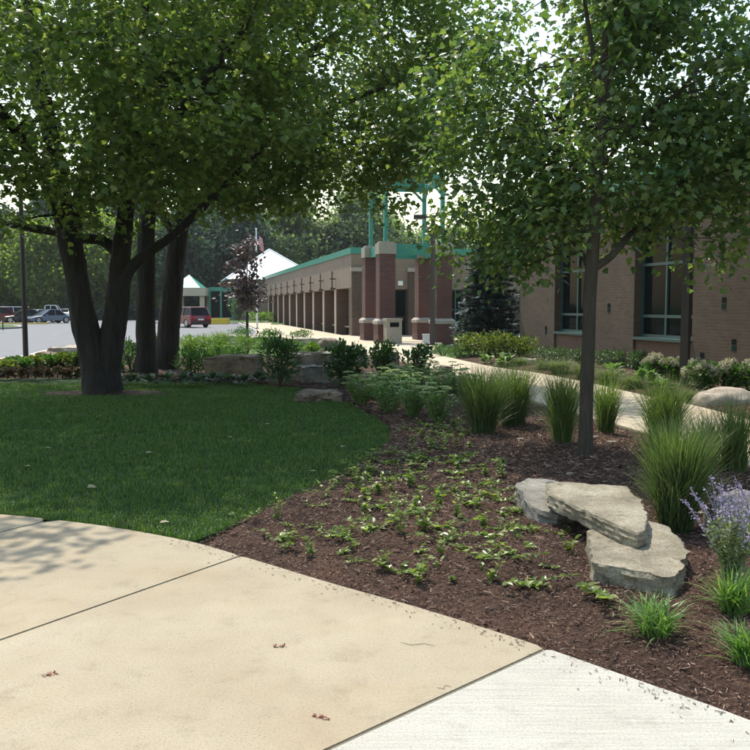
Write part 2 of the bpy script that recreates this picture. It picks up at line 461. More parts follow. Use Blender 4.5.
M = dict(
    old_concrete=concrete('old_concrete', (0.30, 0.255, 0.178), (0.262, 0.218, 0.15), (0.338, 0.293, 0.214)),
    new_concrete=concrete('new_concrete', (0.365, 0.352, 0.312), (0.335, 0.32, 0.28), (0.395, 0.382, 0.343), broom=True),
    path_concrete=concrete('path_concrete', (0.42, 0.36, 0.26), (0.37, 0.31, 0.225), (0.48, 0.415, 0.31)),
    pink_concrete=concrete('pink_concrete', (0.50, 0.40, 0.29), (0.45, 0.35, 0.25), (0.55, 0.45, 0.34)),
    kerb=plain('kerb_concrete', (0.46, 0.43, 0.38), 0.9),
    yellow_kerb=plain('yellow_kerb', (0.55, 0.42, 0.12), 0.8),
    beige_brick=brickmat('beige_brick', (0.108, 0.077, 0.052), (0.082, 0.055, 0.038), (0.098, 0.080, 0.062)),
    pale_brick=brickmat('pale_brick', (0.245, 0.188, 0.14), (0.215, 0.16, 0.12), (0.225, 0.18, 0.145)),
    brown_brick=brickmat('brown_brick', (0.155, 0.088, 0.066), (0.125, 0.070, 0.052), (0.155, 0.115, 0.09)),
    red_brick=brickmat('red_brick', (0.138, 0.056, 0.044), (0.104, 0.041, 0.034), (0.15, 0.112, 0.10)),
    limestone=plain('limestone', (0.33, 0.29, 0.235), 0.85, var=0.1, scale=6, bmp=0.15),
    pale_edge=plain('pale_edge', (0.46, 0.38, 0.31), 0.85),
    green_metal=plain('green_metal', (0.035, 0.235, 0.17), 0.45, var=0.1, scale=3),
    teal_frame=plain('teal_frame', (0.03, 0.078, 0.078), 0.45),
    brown_paint=plain('brown_paint', (0.095, 0.072, 0.058), 0.6),
    teal_dark=plain('teal_dark', (0.014, 0.036, 0.03), 0.9, spec=0.1),
    bronze=plain('bronze_paint', (0.026, 0.019, 0.018), 0.5, var=0.15),
    white_metal=plain('white_metal', (0.86, 0.86, 0.85), 0.4, var=0.03, scale=1),
    white_paint=plain('white_paint', (0.72, 0.72, 0.69), 0.5, var=0.04),
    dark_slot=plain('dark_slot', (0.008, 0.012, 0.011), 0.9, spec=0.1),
    glass=glassmat('window_glass'),
    car_glass=glassmat('car_glass', (0.012, 0.014, 0.016), 0.06),
    tyre=plain('tyre', (0.012, 0.012, 0.012), 0.9),
    rim=plain('rim', (0.42, 0.42, 0.43), 0.35, metal=0.7),
    chrome=plain('chrome', (0.6, 0.6, 0.6), 0.2, metal=1.0),
    tail=plain('tail_light', (0.45, 0.02, 0.02), 0.25),
    lamp_glass=plain('lamp_glass', (0.6, 0.6, 0.58), 0.2),
    asphalt=concrete('asphalt', (0.13, 0.135, 0.145), (0.112, 0.116, 0.126), (0.15, 0.154, 0.162)),
    far_grass=mulchmat('far_grass', [(0.3, (0.035, 0.075, 0.015)), (0.6, (0.075, 0.14, 0.03)), (0.8, (0.12, 0.19, 0.05))]),
    lawn_soil=mulchmat('lawn_soil', [(0.3, (0.012, 0.03, 0.008)), (0.6, (0.025, 0.06, 0.014)), (0.8, (0.04, 0.085, 0.02))]),
    mulch=mulchmat('mulch', [(0.28, (0.022, 0.012, 0.008)), (0.5, (0.068, 0.038, 0.026)), (0.66, (0.125, 0.076, 0.053)), (0.8, (0.22, 0.145, 0.107))]),
    chip=leafmat('mulch_chip', [(0.026, 0.013, 0.008), (0.055, 0.028, 0.018), (0.092, 0.049, 0.032), (0.13, 0.074, 0.05), (0.185, 0.114, 0.08), (0.34, 0.24, 0.175)], 0.0, 0.9),
    slab_stone=stonemat('slab_stone', (0.13, 0.11, 0.078), (0.27, 0.24, 0.18), (0.38, 0.35, 0.28)),
    brown_stone=stonemat('brown_stone', (0.10, 0.072, 0.05), (0.22, 0.165, 0.12), (0.36, 0.29, 0.22)),
    grey_stone=stonemat('grey_stone', (0.14, 0.13, 0.115), (0.24, 0.225, 0.20), (0.36, 0.34, 0.30)),
    pink_stone=stonemat('pink_stone', (0.28, 0.23, 0.185), (0.42, 0.36, 0.30), (0.52, 0.46, 0.39)),
    bark_dark=bark('bark_dark', (0.007, 0.006, 0.005), (0.052, 0.043, 0.036), 15),
    bark_young=bark('bark_young', (0.035, 0.028, 0.019), (0.12, 0.098, 0.07), 22),
    twig=plain('twig_brown', (0.06, 0.042, 0.03), 0.9),
    leaf_big=leafmat('leaf_big', [(0.065, 0.115, 0.038), (0.095, 0.155, 0.046), (0.125, 0.19, 0.052), (0.16, 0.22, 0.062), (0.23, 0.265, 0.09)], 0.52, 0.33, (1.45, 1.55, 0.8)),
    leaf_young=leafmat('leaf_young', [(0.056, 0.108, 0.044), (0.08, 0.14, 0.052), (0.105, 0.17, 0.056), (0.14, 0.20, 0.062), (0.20, 0.24, 0.08)], 0.5, 0.33, (1.45, 1.55, 0.75)),
    leaf_wood=leafmat('leaf_wood', [(0.10, 0.155, 0.07), (0.125, 0.185, 0.08), (0.16, 0.22, 0.10), (0.20, 0.25, 0.12)], 0.5, 0.6, (1.4, 1.5, 0.9)),
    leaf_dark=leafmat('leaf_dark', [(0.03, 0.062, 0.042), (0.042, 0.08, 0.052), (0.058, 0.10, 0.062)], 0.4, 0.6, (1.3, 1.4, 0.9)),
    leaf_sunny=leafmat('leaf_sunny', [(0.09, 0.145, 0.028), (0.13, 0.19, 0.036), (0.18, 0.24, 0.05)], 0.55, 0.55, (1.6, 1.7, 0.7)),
    leaf_purple=leafmat('leaf_purple', [(0.03, 0.02, 0.024), (0.052, 0.034, 0.038), (0.085, 0.058, 0.058), (0.13, 0.095, 0.085), (0.05, 0.06, 0.03)], 0.3, 0.45, (1.3, 1.0, 1.0)),
    needle=leafmat('blue_needle', [(0.022, 0.044, 0.045), (0.036, 0.066, 0.067), (0.06, 0.095, 0.096)], 0.1, 0.7),
    grass=leafmat('lawn_grass', [(0.036, 0.088, 0.022), (0.052, 0.118, 0.027), (0.074, 0.145, 0.033), (0.105, 0.168, 0.042), (0.17, 0.185, 0.065)], 0.38, 0.5, (1.3, 1.5, 0.6)),
    blade=leafmat('ornamental_blade', [(0.045, 0.085, 0.026), (0.08, 0.13, 0.04), (0.13, 0.18, 0.06), (0.25, 0.26, 0.14)], 0.4, 0.5),
    blade_dark=leafmat('dark_blade', [(0.034, 0.068, 0.028), (0.06, 0.10, 0.04), (0.095, 0.14, 0.055), (0.20, 0.215, 0.11)], 0.38, 0.5),
    blade_pale=leafmat('pale_blade', [(0.08, 0.12, 0.05), (0.13, 0.165, 0.075), (0.19, 0.21, 0.11)], 0.3, 0.6),
    liriope=leafmat('liriope_blade', [(0.06, 0.13, 0.03), (0.10, 0.19, 0.045), (0.15, 0.25, 0.07), (0.30, 0.36, 0.16)], 0.35, 0.4),
    seedling=leafmat('seedling_leaf', [(0.07, 0.11, 0.025), (0.115, 0.165, 0.035), (0.17, 0.225, 0.05), (0.30, 0.33, 0.12)], 0.42, 0.35),
    sedum=leafmat('sedum_leaf', [(0.14, 0.235, 0.085), (0.175, 0.28, 0.10), (0.22, 0.32, 0.13)], 0.32, 0.5),
    sedum_head=leafmat('sedum_head', [(0.33, 0.39, 0.23), (0.40, 0.45, 0.29), (0.46, 0.48, 0.34)], 0.2, 0.7),
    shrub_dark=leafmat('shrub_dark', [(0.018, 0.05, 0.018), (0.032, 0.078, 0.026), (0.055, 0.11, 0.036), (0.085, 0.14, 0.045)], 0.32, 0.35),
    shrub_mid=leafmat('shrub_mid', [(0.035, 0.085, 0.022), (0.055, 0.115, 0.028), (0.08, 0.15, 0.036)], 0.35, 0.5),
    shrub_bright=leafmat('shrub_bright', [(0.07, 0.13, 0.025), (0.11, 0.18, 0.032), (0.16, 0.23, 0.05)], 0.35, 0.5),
    shrub_gold=leafmat('shrub_gold', [(0.045, 0.075, 0.018), (0.09, 0.125, 0.028), (0.15, 0.175, 0.04), (0.21, 0.22, 0.06)], 0.3, 0.5),
    hosta=leafmat('hosta_leaf', [(0.09, 0.16, 0.05), (0.13, 0.21, 0.07), (0.26, 0.32, 0.16)], 0.3, 0.45),
    hosta_blue=leafmat('hosta_blue', [(0.045, 0.085, 0.055), (0.065, 0.11, 0.075), (0.10, 0.14, 0.10)], 0.2, 0.45),
    begonia=leafmat('begonia', [(0.04, 0.06, 0.025), (0.075, 0.022, 0.022), (0.05, 0.085, 0.03), (0.12, 0.03, 0.036), (0.06, 0.10, 0.04), (0.07, 0.09, 0.04), (0.30, 0.24, 0.21)], 0.25, 0.45, (1.4, 1.2, 0.9)),
    bloom=leafmat('hydrangea_bloom', [(0.36, 0.38, 0.22), (0.46, 0.46, 0.29), (0.52, 0.49, 0.35), (0.50, 0.40, 0.32)], 0.2, 0.7, (1.1, 1.1, 0.9)),
    sage_leaf=leafmat('sage_leaf', [(0.13, 0.17, 0.09), (0.18, 0.225, 0.11), (0.25, 0.28, 0.15)], 0.25, 0.6),
    sage_flower=leafmat('sage_flower', [(0.26, 0.215, 0.34), (0.34, 0.29, 0.42), (0.42, 0.37, 0.47)], 0.25, 0.6, (1.1, 1.0, 1.2)),
    dry_leaf=leafmat('dry_leaf', [(0.28, 0.24, 0.13), (0.36, 0.32, 0.2)], 0.2, 0.6),
    yellow=plain('yellow_paint', (0.65, 0.48, 0.03), 0.5),
)

# ------------------------------------------------------------------ outlines of the ground
edge_px = [(-230, 508), (-100, 507), (0, 514), (60, 520), (120, 528), (190, 541), (240, 555), (333, 583), (417, 606.5), (490, 629), (545, 647), (640, 680), (728, 711), (900, 778)]
edge_w = [G(*p)[:2] for p in edge_px]
edge_c = smooth_curve(edge_w, 10)
lawn_px = [(-230, 508), (-100, 507), (0, 514), (60, 520), (120, 528), (190, 541), (240, 522), (300, 498), (350, 472), (384, 449), (392, 436), (382, 422), (350, 404), (310, 391), (265, 385), (190, 379), (120, 377), (0, 378), (-200, 382)]
lawn_w = [G(*p)[:2] for p in lawn_px]
lawn_c = edge_c[0:50] + smooth_curve([G(*p)[:2] for p in lawn_px[5:]], 8)
far_px = [(425, 352), (470, 362), (504, 368.5), (538, 373), (590, 383), (643, 395), (713, 410)]
near_px = [(405, 362), (431, 369), (480, 382), (530, 400), (585, 416), (643, 432), (717, 455)]
path_far = smooth_curve([G(*p)[:2] for p in far_px] + [(5.35, 10.0), (5.3, 6.0), (5.2, 2.0), (5.1, -2)], 6)
path_near = smooth_curve([G(*p)[:2] for p in near_px] + [(3.85, 7.4), (3.8, 4.0), (3.7, 1.0), (3.6, -2)], 6)
path_poly = path_far + path_near[::-1]
TH = math.atan((375 - 177) / F_PX)
def W(u, v, z=0.0):                       # the building's own axes: u along the colonnade, v to the right
    return np.array([-u * math.sin(TH) + v * math.cos(TH), u * math.cos(TH) + v * math.sin(TH), z])

# ------------------------------------------------------------------ ground sheets
def struct(o): o['kind'] = 'structure'; return o
mb = MB(); s = 900.0
mb.add([(-s, -60, -.16), (s, -60, -.16), (s, s, -.16), (-s, s, -.16)], np.array([(0, 1, 2, 3)]))
struct(mb.obj('ground', M['far_grass']))
drive_px_near = [(-30, 30.0 - 6), ]
drive = [(-70, 14), (-22, 20), (-14.5, 24.6), (-11.7, 27.3), (-12.3, 33.2), (-11.0, 38), (-8.6, 42.5), (-7.0, 47), (-7.4, 54), (-9.6, 66), (-12.5, 80), (-15.5, 93), (-22, 107), (-75, 108)]
drive_c = [np.array(drive[0])] + smooth_curve(drive[1:-1], 6) + [np.array(drive[-1])]
struct(poly_slab('driveway', drive_c, -.2, -.12, M['asphalt']))
# kerb along the driveway and the pavement beside it
kerb_line = smooth_curve(drive[1:-1], 6)
def ribbon(name, line, w0, w1, z0, z1, mat, parent=None, bevel=0.0):
    L = np.array(line)
    T = np.gradient(L, axis=0); T /= np.linalg.norm(T, axis=1)[:, None]
    Nn = np.stack([T[:, 1], -T[:, 0]], 1)
    return poly_slab(name, list(L + Nn * w0) + list((L + Nn * w1)[::-1]), z0, z1, mat, parent, bevel)
struct(ribbon('kerb', kerb_line, 0.0, 0.16, -.2, 0.0, M['kerb'], bevel=.02))
struct(ribbon('pavement', kerb_line[:22], 0.165, 1.75, -.2, -.004, M['pink_concrete']))
# plaza in front of the entrance and the walk along the colonnade
plaza = [W(94, 9.0)[:2], W(94, 6.6)[:2], W(62, 5.6)[:2], W(50, 4.4)[:2], W(44, 4.6)[:2], W(38, 6.6)[:2], W(33, 7.2)[:2], G(405, 362)[:2] + np.array([-1.6, 3.4]), G(405, 362)[:2], G(425, 352)[:2], W(31, 9.4)[:2], W(37, 11.6)[:2], W(46.6, 22)[:2], W(47.2, 9.0)[:2]]
struct(poly_slab('plaza', plaza, -.2, 0.0, M['path_concrete']))
struct(poly_slab('walkway', path_poly, -.2, 0.004, M['path_concrete'], bevel=.01))
# the lot's grass island with its kerb
isl = smooth_curve([(-70, 62), (-45, 61), (-31.5, 62.5), (-27.6, 66), (-29.5, 71), (-34, 73.5), (-70, 75)], 6)
struct(poly_slab('traffic_island', isl, -.2, 0.02, M['far_grass']))
struct(ribbon('island_kerb', isl, -0.22, 0.0, -.2, 0.035, M['kerb']))
struct(poly_slab('lot_kerb', [(-70, 83.6), (-31.5, 82.8), (-31.5, 83.1), (-70, 83.9)], -.2, 0.03, M['yellow_kerb']))
struct(poly_slab('far_verge', [(-22.5, 86), (-10, 84.5), (-9.2, 76), (-7.8, 76), (-10.4, 97), (-23, 97)], -.2, .03, M['far_grass']))
struct(ribbon('verge_kerb', [(-22.5, 85.7), (-16, 84.9), (-10.4, 84.0)], 0.0, 0.3, -.2, .05, M['kerb']))

# foreground pavement in cast slabs
fw = struct(empty('pavement_foreground'))
def idx_near(p):
    return int(np.argmin([np.hypot(*(q - p)) for q in edge_c]))
def slab_between(joint_a, joint_b, mat, name='slab'):
    (a0, a1), (b0, b1) = joint_a, joint_b
    i0, i1 = idx_near(a0), idx_near(b0)
    top = [a0] + [q for q in edge_c[i0 + 1:i1]] + [b0]
    return poly_slab(name, top + [b1, a1], -.16, 0.0, mat, fw, bevel=.007)
def jl(p0, p1, ext, sh):
    a, b = G(*p0)[:2], G(*p1)[:2]
    d = (b - a) / np.linalg.norm(b - a)
    nrm = np.array([-d[1], d[0]])
    return a + nrm * sh, a + d * ext + nrm * sh
g = 0.0035
j_1 = ((-13.2, 5.0), (-14.6, -1.4))
j0 = lambda s_: jl((42, 522), (0, 532), 7.0, s_)
j1 = lambda s_: jl((240, 556), (0, 640), 6.0, s_)
j2 = lambda s_: jl((545, 649), (326, 750), 5.2, s_)
left0 = (np.array(edge_c[0]), np.array([-11.5, 1.0]))
slab_between(left0, j0(-g), M['old_concrete'])
slab_between(j0(g), j1(-g), M['old_concrete'])
slab_between(j1(g), j2(-g), M['old_concrete'])
slab_between(j2(g), (np.array(edge_c[-1]), np.array([1.6, -1.2])), M['new_concrete'])

# ------------------------------------------------------------------ the mulch bed
def bed_height(X, Y):
    d1 = edge_dist(edge_c, X, Y, closed=False)
    d2 = edge_dist(path_poly, X, Y)
    d = np.minimum(d1, d2)
    e = np.clip(d / 1.1, 0, 1); e = e * e * (3 - 2 * e)
    h = -0.035 + e * 0.075
    h += 0.07 * np.exp(-(((X - 2.3) / 1.0) ** 2 + ((Y - 9.4) / 1.2) ** 2))
    h += 0.018 * np.sin(X * 2.1 + Y * 1.3) * e + 0.012 * np.sin(X * 5.3 - Y * 4.1) * e
    return h
gx = np.arange(-13, 8.2, 0.09)
gy = np.arange(2.4, 27.5, 0.09)
GX, GY = np.meshgrid(gx, gy)
HZ = bed_height(GX, GY) + rng.normal(0, 0.006, GX.shape)
lawn_in = inside(lawn_c, GX, GY)
HZ[lawn_in] = -0.07
HZ[inside(path_poly, GX, GY)] = -0.14
slab_all = list(edge_c) + [np.array([7, -3.0]), np.array([-14, -3.0])]
HZ[inside(slab_all, GX, GY)] = -0.14
nx, ny = len(gx), len(gy)
ii, jj = np.meshgrid(np.arange(nx - 1), np.arange(ny - 1))
a = (jj * nx + ii).ravel()
quads = np.stack([a, a + 1, a + nx + 1, a + nx], 1)
kill = (inside(slab_all, GX, GY) & (edge_dist(edge_c, GX, GY, False) > .3))
drv_poly = np.array(drive_c)
kill |= inside(drv_poly, GX, GY)
kill |= (GX < -11.3) & (GY > 24.2)
quads = quads[~kill.ravel()[quads].any(axis=1)]
mb = MB(); mb.add(np.stack([GX, GY, HZ], 2).reshape(-1, 3), quads)
struct(mb.obj('mulch_bed', M['mulch'], smooth=True))

def bed_z(x, y):
    return float(bed_height(np.array([float(x)]), np.array([float(y)]))[0])
def GB(px, py):                            # on the bed's surface
    p = G(px, py)
    for _ in range(4):
        p = G(px, py, bed_z(p[0], p[1]))
    return p

# mulch chips: loose bark
def chips(n, xr, yr, smin, smax):
    X = rng.uniform(*xr, n * 3); Y = rng.uniform(*yr, n * 3)
    ok = ~inside(lawn_c, X, Y) & ~inside(path_poly, X, Y) & ~inside(slab_all, X, Y)
    ok &= (np.abs(X / Y) < 0.56)
    X, Y = X[ok][:n], Y[ok][:n]
    k = len(X)
    Z = bed_height(X, Y) + rng.uniform(-.004, .016, k)
    az = rng.uniform(0, 2 * np.pi, k)
    A = np.stack([np.cos(az), np.sin(az), rng.normal(0, .28, k)], 1)
    N = np.stack([rng.normal(0, .4, k), rng.normal(0, .4, k), np.ones(k)], 1)
    return np.stack([X, Y, Z], 1), A, N, rng.uniform(smin, smax, k) * rng.uniform(.5, 1.3, k) * np.where(rng.uniform(0, 1, k) < .04, 2.1, 1)
chipT = [(-.11, -.5, -.03), (-.02, -.44, .08), (.10, -.48, -.03), (.14, .42, -.03), (.05, .55, .08), (-.06, .46, -.03)]
chipF = [(0, 1, 4, 5), (1, 2, 3, 4)]
mb = MB()
for n, xr, yr, a0, a1 in ((64000, (-3.5, 4.5), (3.2, 7.2), .007, .027), (38000, (-2.5, 6), (7.2, 11.5), .018, .045), (14000, (-3, 7), (11.5, 19), .03, .065)):
    P_, A_, N_, s_ = chips(n, xr, yr, a0, a1)
    mb.scatter(chipT, chipF, P_, A_, N_, s_)
ec = np.array(edge_c)[48:]
k_ = 420
pk = rng.integers(0, len(ec), k_)
cr = np.stack([ec[pk, 0] - np.abs(rng.normal(0, .05, k_)) * .35 + rng.normal(0, .05, k_), ec[pk, 1] - np.abs(rng.normal(0, .09, k_)), np.full(k_, .004)], 1)
az_ = rng.uniform(0, 6.28, k_)
mb.scatter(chipT, chipF, cr, np.stack([np.cos(az_), np.sin(az_), np.zeros(k_)], 1), np.stack([rng.normal(0, .15, k_), rng.normal(0, .15, k_), np.ones(k_)], 1), rng.uniform(.004, .022, k_))
o = mb.obj('mulch', M['chip'])
tag(o, 'loose dark brown bark mulch spread over the planting bed', 'mulch', kind='stuff')

# ------------------------------------------------------------------ the lawn
lx = np.arange(-14, 1.6, 0.2); ly = np.arange(5.5, 18.6, 0.2)
struct(poly_slab('lawn', lawn_c, -.15, -.012, M['lawn_soil']))
def lawn_blades(n, hmin, hmax):
    X = rng.uniform(-9.5, 1.3, n * 3); Y = 5.5 + (18.0 - 5.5) * rng.uniform(0, 1, n * 3) ** 1.5
    ok = inside(lawn_c, X, Y) & (np.abs(X / Y) < .5)
    tr = D(100, 392, 16.0)
    ok &= ((X + 5.05) / 1.2) ** 2 + ((Y - 16.05) / .55) ** 2 > 1 + rng.normal(0, .15, n * 3)
    X, Y = X[ok][:n], Y[ok][:n]
    k = len(X)
    pn = np.array([noise.noise(Vector((x_ * 1.1, y_ * 1.1, 0))) + .6 * noise.noise(Vector((x_ * 3.7, y_ * 3.7, 4))) for x_, y_ in zip(X, Y)])
    h = rng.uniform(hmin, hmax, k) * (0.95 + 0.55 * pn)
    az = rng.uniform(0, 2 * np.pi, k); lean = rng.uniform(.1, .75, k)
    dx, dy = np.cos(az), np.sin(az)
    w = rng.uniform(.0022, .0045, k) * np.clip(Y / 8, .9, 2.0)
    sx, sy = -dy * w, dx * w
    z0 = -0.012
    B = np.stack([X, Y, np.full(k, z0)], 1)
    mid = B + np.stack([dx * lean * h * .35, dy * lean * h * .35, h * .6], 1)
    tip = B + np.stack([dx * lean * h, dy * lean * h, h * (1 - .25 * lean)], 1)
    S_ = np.stack([sx, sy, np.zeros(k)], 1)
    V = np.stack([B - S_, B + S_, mid + S_ * .8, mid - S_ * .8, tip], 1).reshape(-1, 3)
    o_ = (np.arange(k) * 5)[:, None]
    return V, o_ + np.array([[0, 1, 2, 3]]), o_ + np.array([[3, 2, 4]])
mb = MB()
V, Q, T3 = lawn_blades(150000, .024, .056)
mb.add(V, Q); mb.f.append(T3.ravel()); mb.t.append(np.full(len(T3), 3)); mb.m.append(np.zeros(len(T3), int))
o = mb.obj('lawn_grass', M['grass'])
tag(o, 'mown green lawn grass around the big tree', 'grass', kind='stuff')
mb = MB()
ring = [(-5.05 + 1.22 * math.cos(t) * (1 + .06 * math.sin(3 * t)), 16.05 + .58 * math.sin(t), -.004 + .0 * t) for t in np.linspace(0, 2 * math.pi, 40)[:-1]]
mb.add([(-5.05, 16.05, .05)] + ring, np.array([(0, 1 + i, 1 + (i + 1) % 39) for i in range(39)]))
struct(mb.obj('tree_mulch_ring', M['mulch'], smooth=True))

# ------------------------------------------------------------------ the buildings
def wall_box(name, parent, mat, *b):
    return MB().box(*b).obj(name, mat, parent)
# every building part below is in the building's own frame: x = u (along), y = -v, so that it is right-handed
def frame_empty(name, u, v, label, cat):
    e = empty(name, W(u, v), TH + R(90), label, cat)
    return e
# local frame at (u0, v0): local +x = u direction (away), local +y = -v (left)
ROOF = 4.8
C0, CV = 46.4, 9.33
cb = frame_empty('school_building', C0, CV, 'long low brick building with a row of open bays and green roof edge', 'building')
L_END = 47.0
# upper wall over the bays, back wall of the recess, end piers
wall_box('upper_wall', cb, M['pale_brick'], 0.0, L_END, -1.4, 0.0, 2.62, ROOF - .34)
wall_box('recess_wall', cb, M['brown_brick'], 0.45, L_END, -1.9, -1.4, -.1, 2.62)
wall_box('corner_pier', cb, M['beige_brick'], 0.003, 0.7, -1.397, -.003, -.1, 2.618)
fa = wall_box('green_fascia', cb, M['green_metal'], -.06, L_END + .06, -1.5, .06, ROOF - .34, ROOF)
wall_box('roof_deck', cb, M['kerb'], .3, L_END, -16, -1.5, ROOF - .5, ROOF - .08)
PIERS = [51.2 - C0 + 4.3 * k for k in range(10)]
for i, x in enumerate(PIERS):
    p = MB().box(x - .2, x + .2, -1.39, -.03, -.1, 2.619).obj('pier', M['brown_brick'], cb)
    MB().box(x - .2, x + .2, -.03, .035, -.1, 2.75).obj('pier_face', M['pale_edge'], p)  # paler than the pier: its sunlit front edge is put into the colour
    f_ = MB()
    f_.box(x - .035, x + .035, .17, .25, 2.72, 3.68)
    f_.box(x - .03, x + .03, .002, .17, 3.20, 3.27)
    f_.box(x - .03, x + .03, .25, .35, 3.20, 3.27)
    f_.box(x - .14, x + .14, .005, .33, 2.6, 2.72)
    f_.obj('pier_ornament', M['brown_paint'], p)
for i, x in enumerate([.7] + PIERS[:-1]):
    x1 = (PIERS)[i]
    b_ = MB().box(x + .25, x1 - .25, -.95, -.5, .36, .44).obj('bench_seat', M['limestone'], cb)
    MB().box(x + .3, x1 - .3, -.85, -.6, -.1, .36).obj('bench_base', M['dark_slot'], b_)
# entrance front, facing the camera: local x = 0 plane, running to the right (-y)
FW = 13.0
def front(x0, x1, z0, z1, dx0=0.0, dx1=.4):      # x0, x1 = metres to the right of the corner
    return (dx0, dx1, -x1, -x0, z0, z1)
doors = [(.62, 1.0), (2.55, 3.05)]
segs = [(1.4, 2.4), (3.05, 4.9), (6.25, 6.25)]
wall_box('front_wall', cb, M['pale_brick'], *front(1.4, FW, 2.55, ROOF - .345, .002, .38))
wall_box('front_wall_base', cb, M['beige_brick'], *front(1.4, 2.35, -.1, 2.549, .002, .38))
wall_box('front_wall_base', cb, M['beige_brick'], *front(3.15, 5.6, -.1, 2.549, .002, .38))
wall_box('front_wall_base', cb, M['beige_brick'], *front(6.4, FW, -.1, 2.549, .002, .38))
wall_box('green_fascia', cb, M['green_metal'], *front(1.5, FW, ROOF - .345, ROOF, -.06, .3))
for x in (0.0, 3.2, 7.2):
    p = wall_box('pilaster', cb, M['beige_brick'], *front(x, x + .75, .95, 3.5, -.14, .001))
    wall_box('pilaster_base', p, M['brown_brick'], *front(x, x + .75, -.1, .95, -.145, .0))
    wall_box('pilaster_cap', p, M['limestone'], *front(x - .06, x + .81, 3.5, 3.72, -.2, .0012))
def glazing(name, parent, x0, x1, z0, z1, dx, cols, rails, frame=.06, fm='teal_frame'):
    w_ = MB()
    w_.box(*front(x0, x0 + frame, z0, z1, dx, dx + .08)).box(*front(x1 - frame, x1, z0, z1, dx, dx + .08))
    w_.box(*front(x0 + frame, x1 - frame, z1 - frame, z1, dx, dx + .08)).box(*front(x0 + frame, x1 - frame, z0, z0 + frame, dx, dx + .08))
    w = w_.obj(name, M[fm], parent)
    xs = [x0 + (x1 - x0) * k / cols for k in range(cols + 1)]
    for k in range(cols):
        zz = [z0] + rails + [z1]
        for q in range(len(zz) - 1):
            wall_box('pane', w, M['glass'], *front(xs[k] + .03, xs[k + 1] - .03, zz[q] + .03, zz[q + 1] - .03, dx + .03, dx + .05))
        if k: wall_box('mullion', w, M[fm], *front(xs[k] - .03, xs[k] + .03, z0 + frame, z1 - frame, dx + .006, dx + .07))
    for z in rails: wall_box('transom', w, M[fm], *front(x0 + frame, x1 - frame, z - .03, z + .03, dx + .01, dx + .076))
    return w
glazing('glass_door', cb, 2.36, 3.14, -.05, 2.54, .12, 1, [1.0], fm='bronze')
glazing('window', cb, 5.61, 6.39, .7, 2.54, .1, 2, [1.4])
wall_box('window_sill', cb, M['limestone'], *front(5.58, 6.42, .6, .69, -.06, .3))
wall_box('wall_below_window', cb, M['brown_brick'], *front(5.605, 6.395, -.1, .6, .004, .36))
wall_box('corner_door', cb, M['dark_slot'], *front(.76, 1.39, -.05, 2.5, .2, .3))
for x in (.95, 2.75):
    wall_box('wall_light', cb, M['white_paint'], *front(x - .13, x + .13, 2.75, 3.0, -.12, .0013))

# right wing: wall at v = 11.25, from u = 27.2 towards the camera
WV, WU0, WU1, WROOF = 11.25, 4.0, 27.2, 5.0
wb = empty('brick_wing', W(WU1, WV), TH + R(90), 'brown brick wing with tall green framed windows behind the young maple', 'building')
# local: x = u - WU1 (negative towards camera), y = -(v - WV); the face is at y = 0
bays = [(21.95, 24.5), (17.25, 19.8), (12.55, 15.1), (7.85, 10.4)]
bl = [(a_ - WU1, b_ - WU1) for a_, b_ in bays]
xs = sorted([0.0, WU0 - WU1] + [q for b_ in bl for q in b_])
W_BOT, W_TOP = .85, 3.9
for k in range(0, len(xs) - 1, 2):
    wall_box('wall_panel', wb, M['beige_brick'], xs[k], xs[k + 1], -.5, 0, -.1, W_TOP)
wall_box('wall_panel', wb, M['beige_brick'], WU0 - WU1, 0, -.5, 0, W_TOP, WROOF - .4)
wall_box('green_fascia', wb, M['green_metal'], WU0 - WU1 - .05, .06, -.8, .06, WROOF - .4, WROOF)
wall_box('end_wall', wb, M['beige_brick'], -.4, -.003, -9, -.5, -.1, WROOF - .4)
wall_box('roof_deck', wb, M['kerb'], WU0 - WU1, -.003, -9, -.8, WROOF - .5, WROOF - .1)
for (a_, b_) in bl:
    wall_box('wall_below_window', wb, M['brown_brick'], a_, b_, -.5, -.06, -.1, W_BOT - .07)
    w_ = MB()
    fr, y0, y1 = .07, -.30, -.20
    w_.box(a_, a_ + fr, y0, y1, W_BOT, W_TOP).box(b_ - fr, b_, y0, y1, W_BOT, W_TOP)
    w_.box(a_ + fr, b_ - fr, y0, y1, W_BOT, W_BOT + fr).box(a_ + fr, b_ - fr, y0, y1, W_TOP - fr, W_TOP)
    w = w_.obj('window', M['teal_frame'], wb)
    wall_box('window_sill', w, M['teal_frame'], a_ + .002, b_ - .002, -.35, .03, W_BOT - .07, W_BOT - .002)
    mids = [a_, (a_ + b_) / 2 + .15, b_]
    for c in range(2):
        zz = [W_BOT, 1.37, 2.64, W_TOP]
        for q in range(3):
            wall_box('pane', w, M['glass'], mids[c] + .035, mids[c + 1] - .035, -.27, -.25, zz[q] + .03, zz[q + 1] - .03)
    wall_box('mullion', w, M['teal_frame'], mids[1] - .035, mids[1] + .035, y0 + .005, y1 - .004, W_BOT + fr, W_TOP - fr)
    for z in (1.37, 2.64):
        wall_box('transom', w, M['teal_frame'], a_ + fr, b_ - fr, y0 + .01, y1 + .003, z - .035, z + .035)
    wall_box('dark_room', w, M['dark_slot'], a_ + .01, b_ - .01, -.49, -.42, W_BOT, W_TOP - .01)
def on_wing(px, py):
    d = ray(px, py)
    dv = d[0] * math.cos(TH) + d[1] * math.sin(TH)
    t = WV / dv
    p = np.array([0, 0, H_EYE]) + d * t
    return -p[0] * math.sin(TH) + p[1] * math.cos(TH) - WU1, p[2]
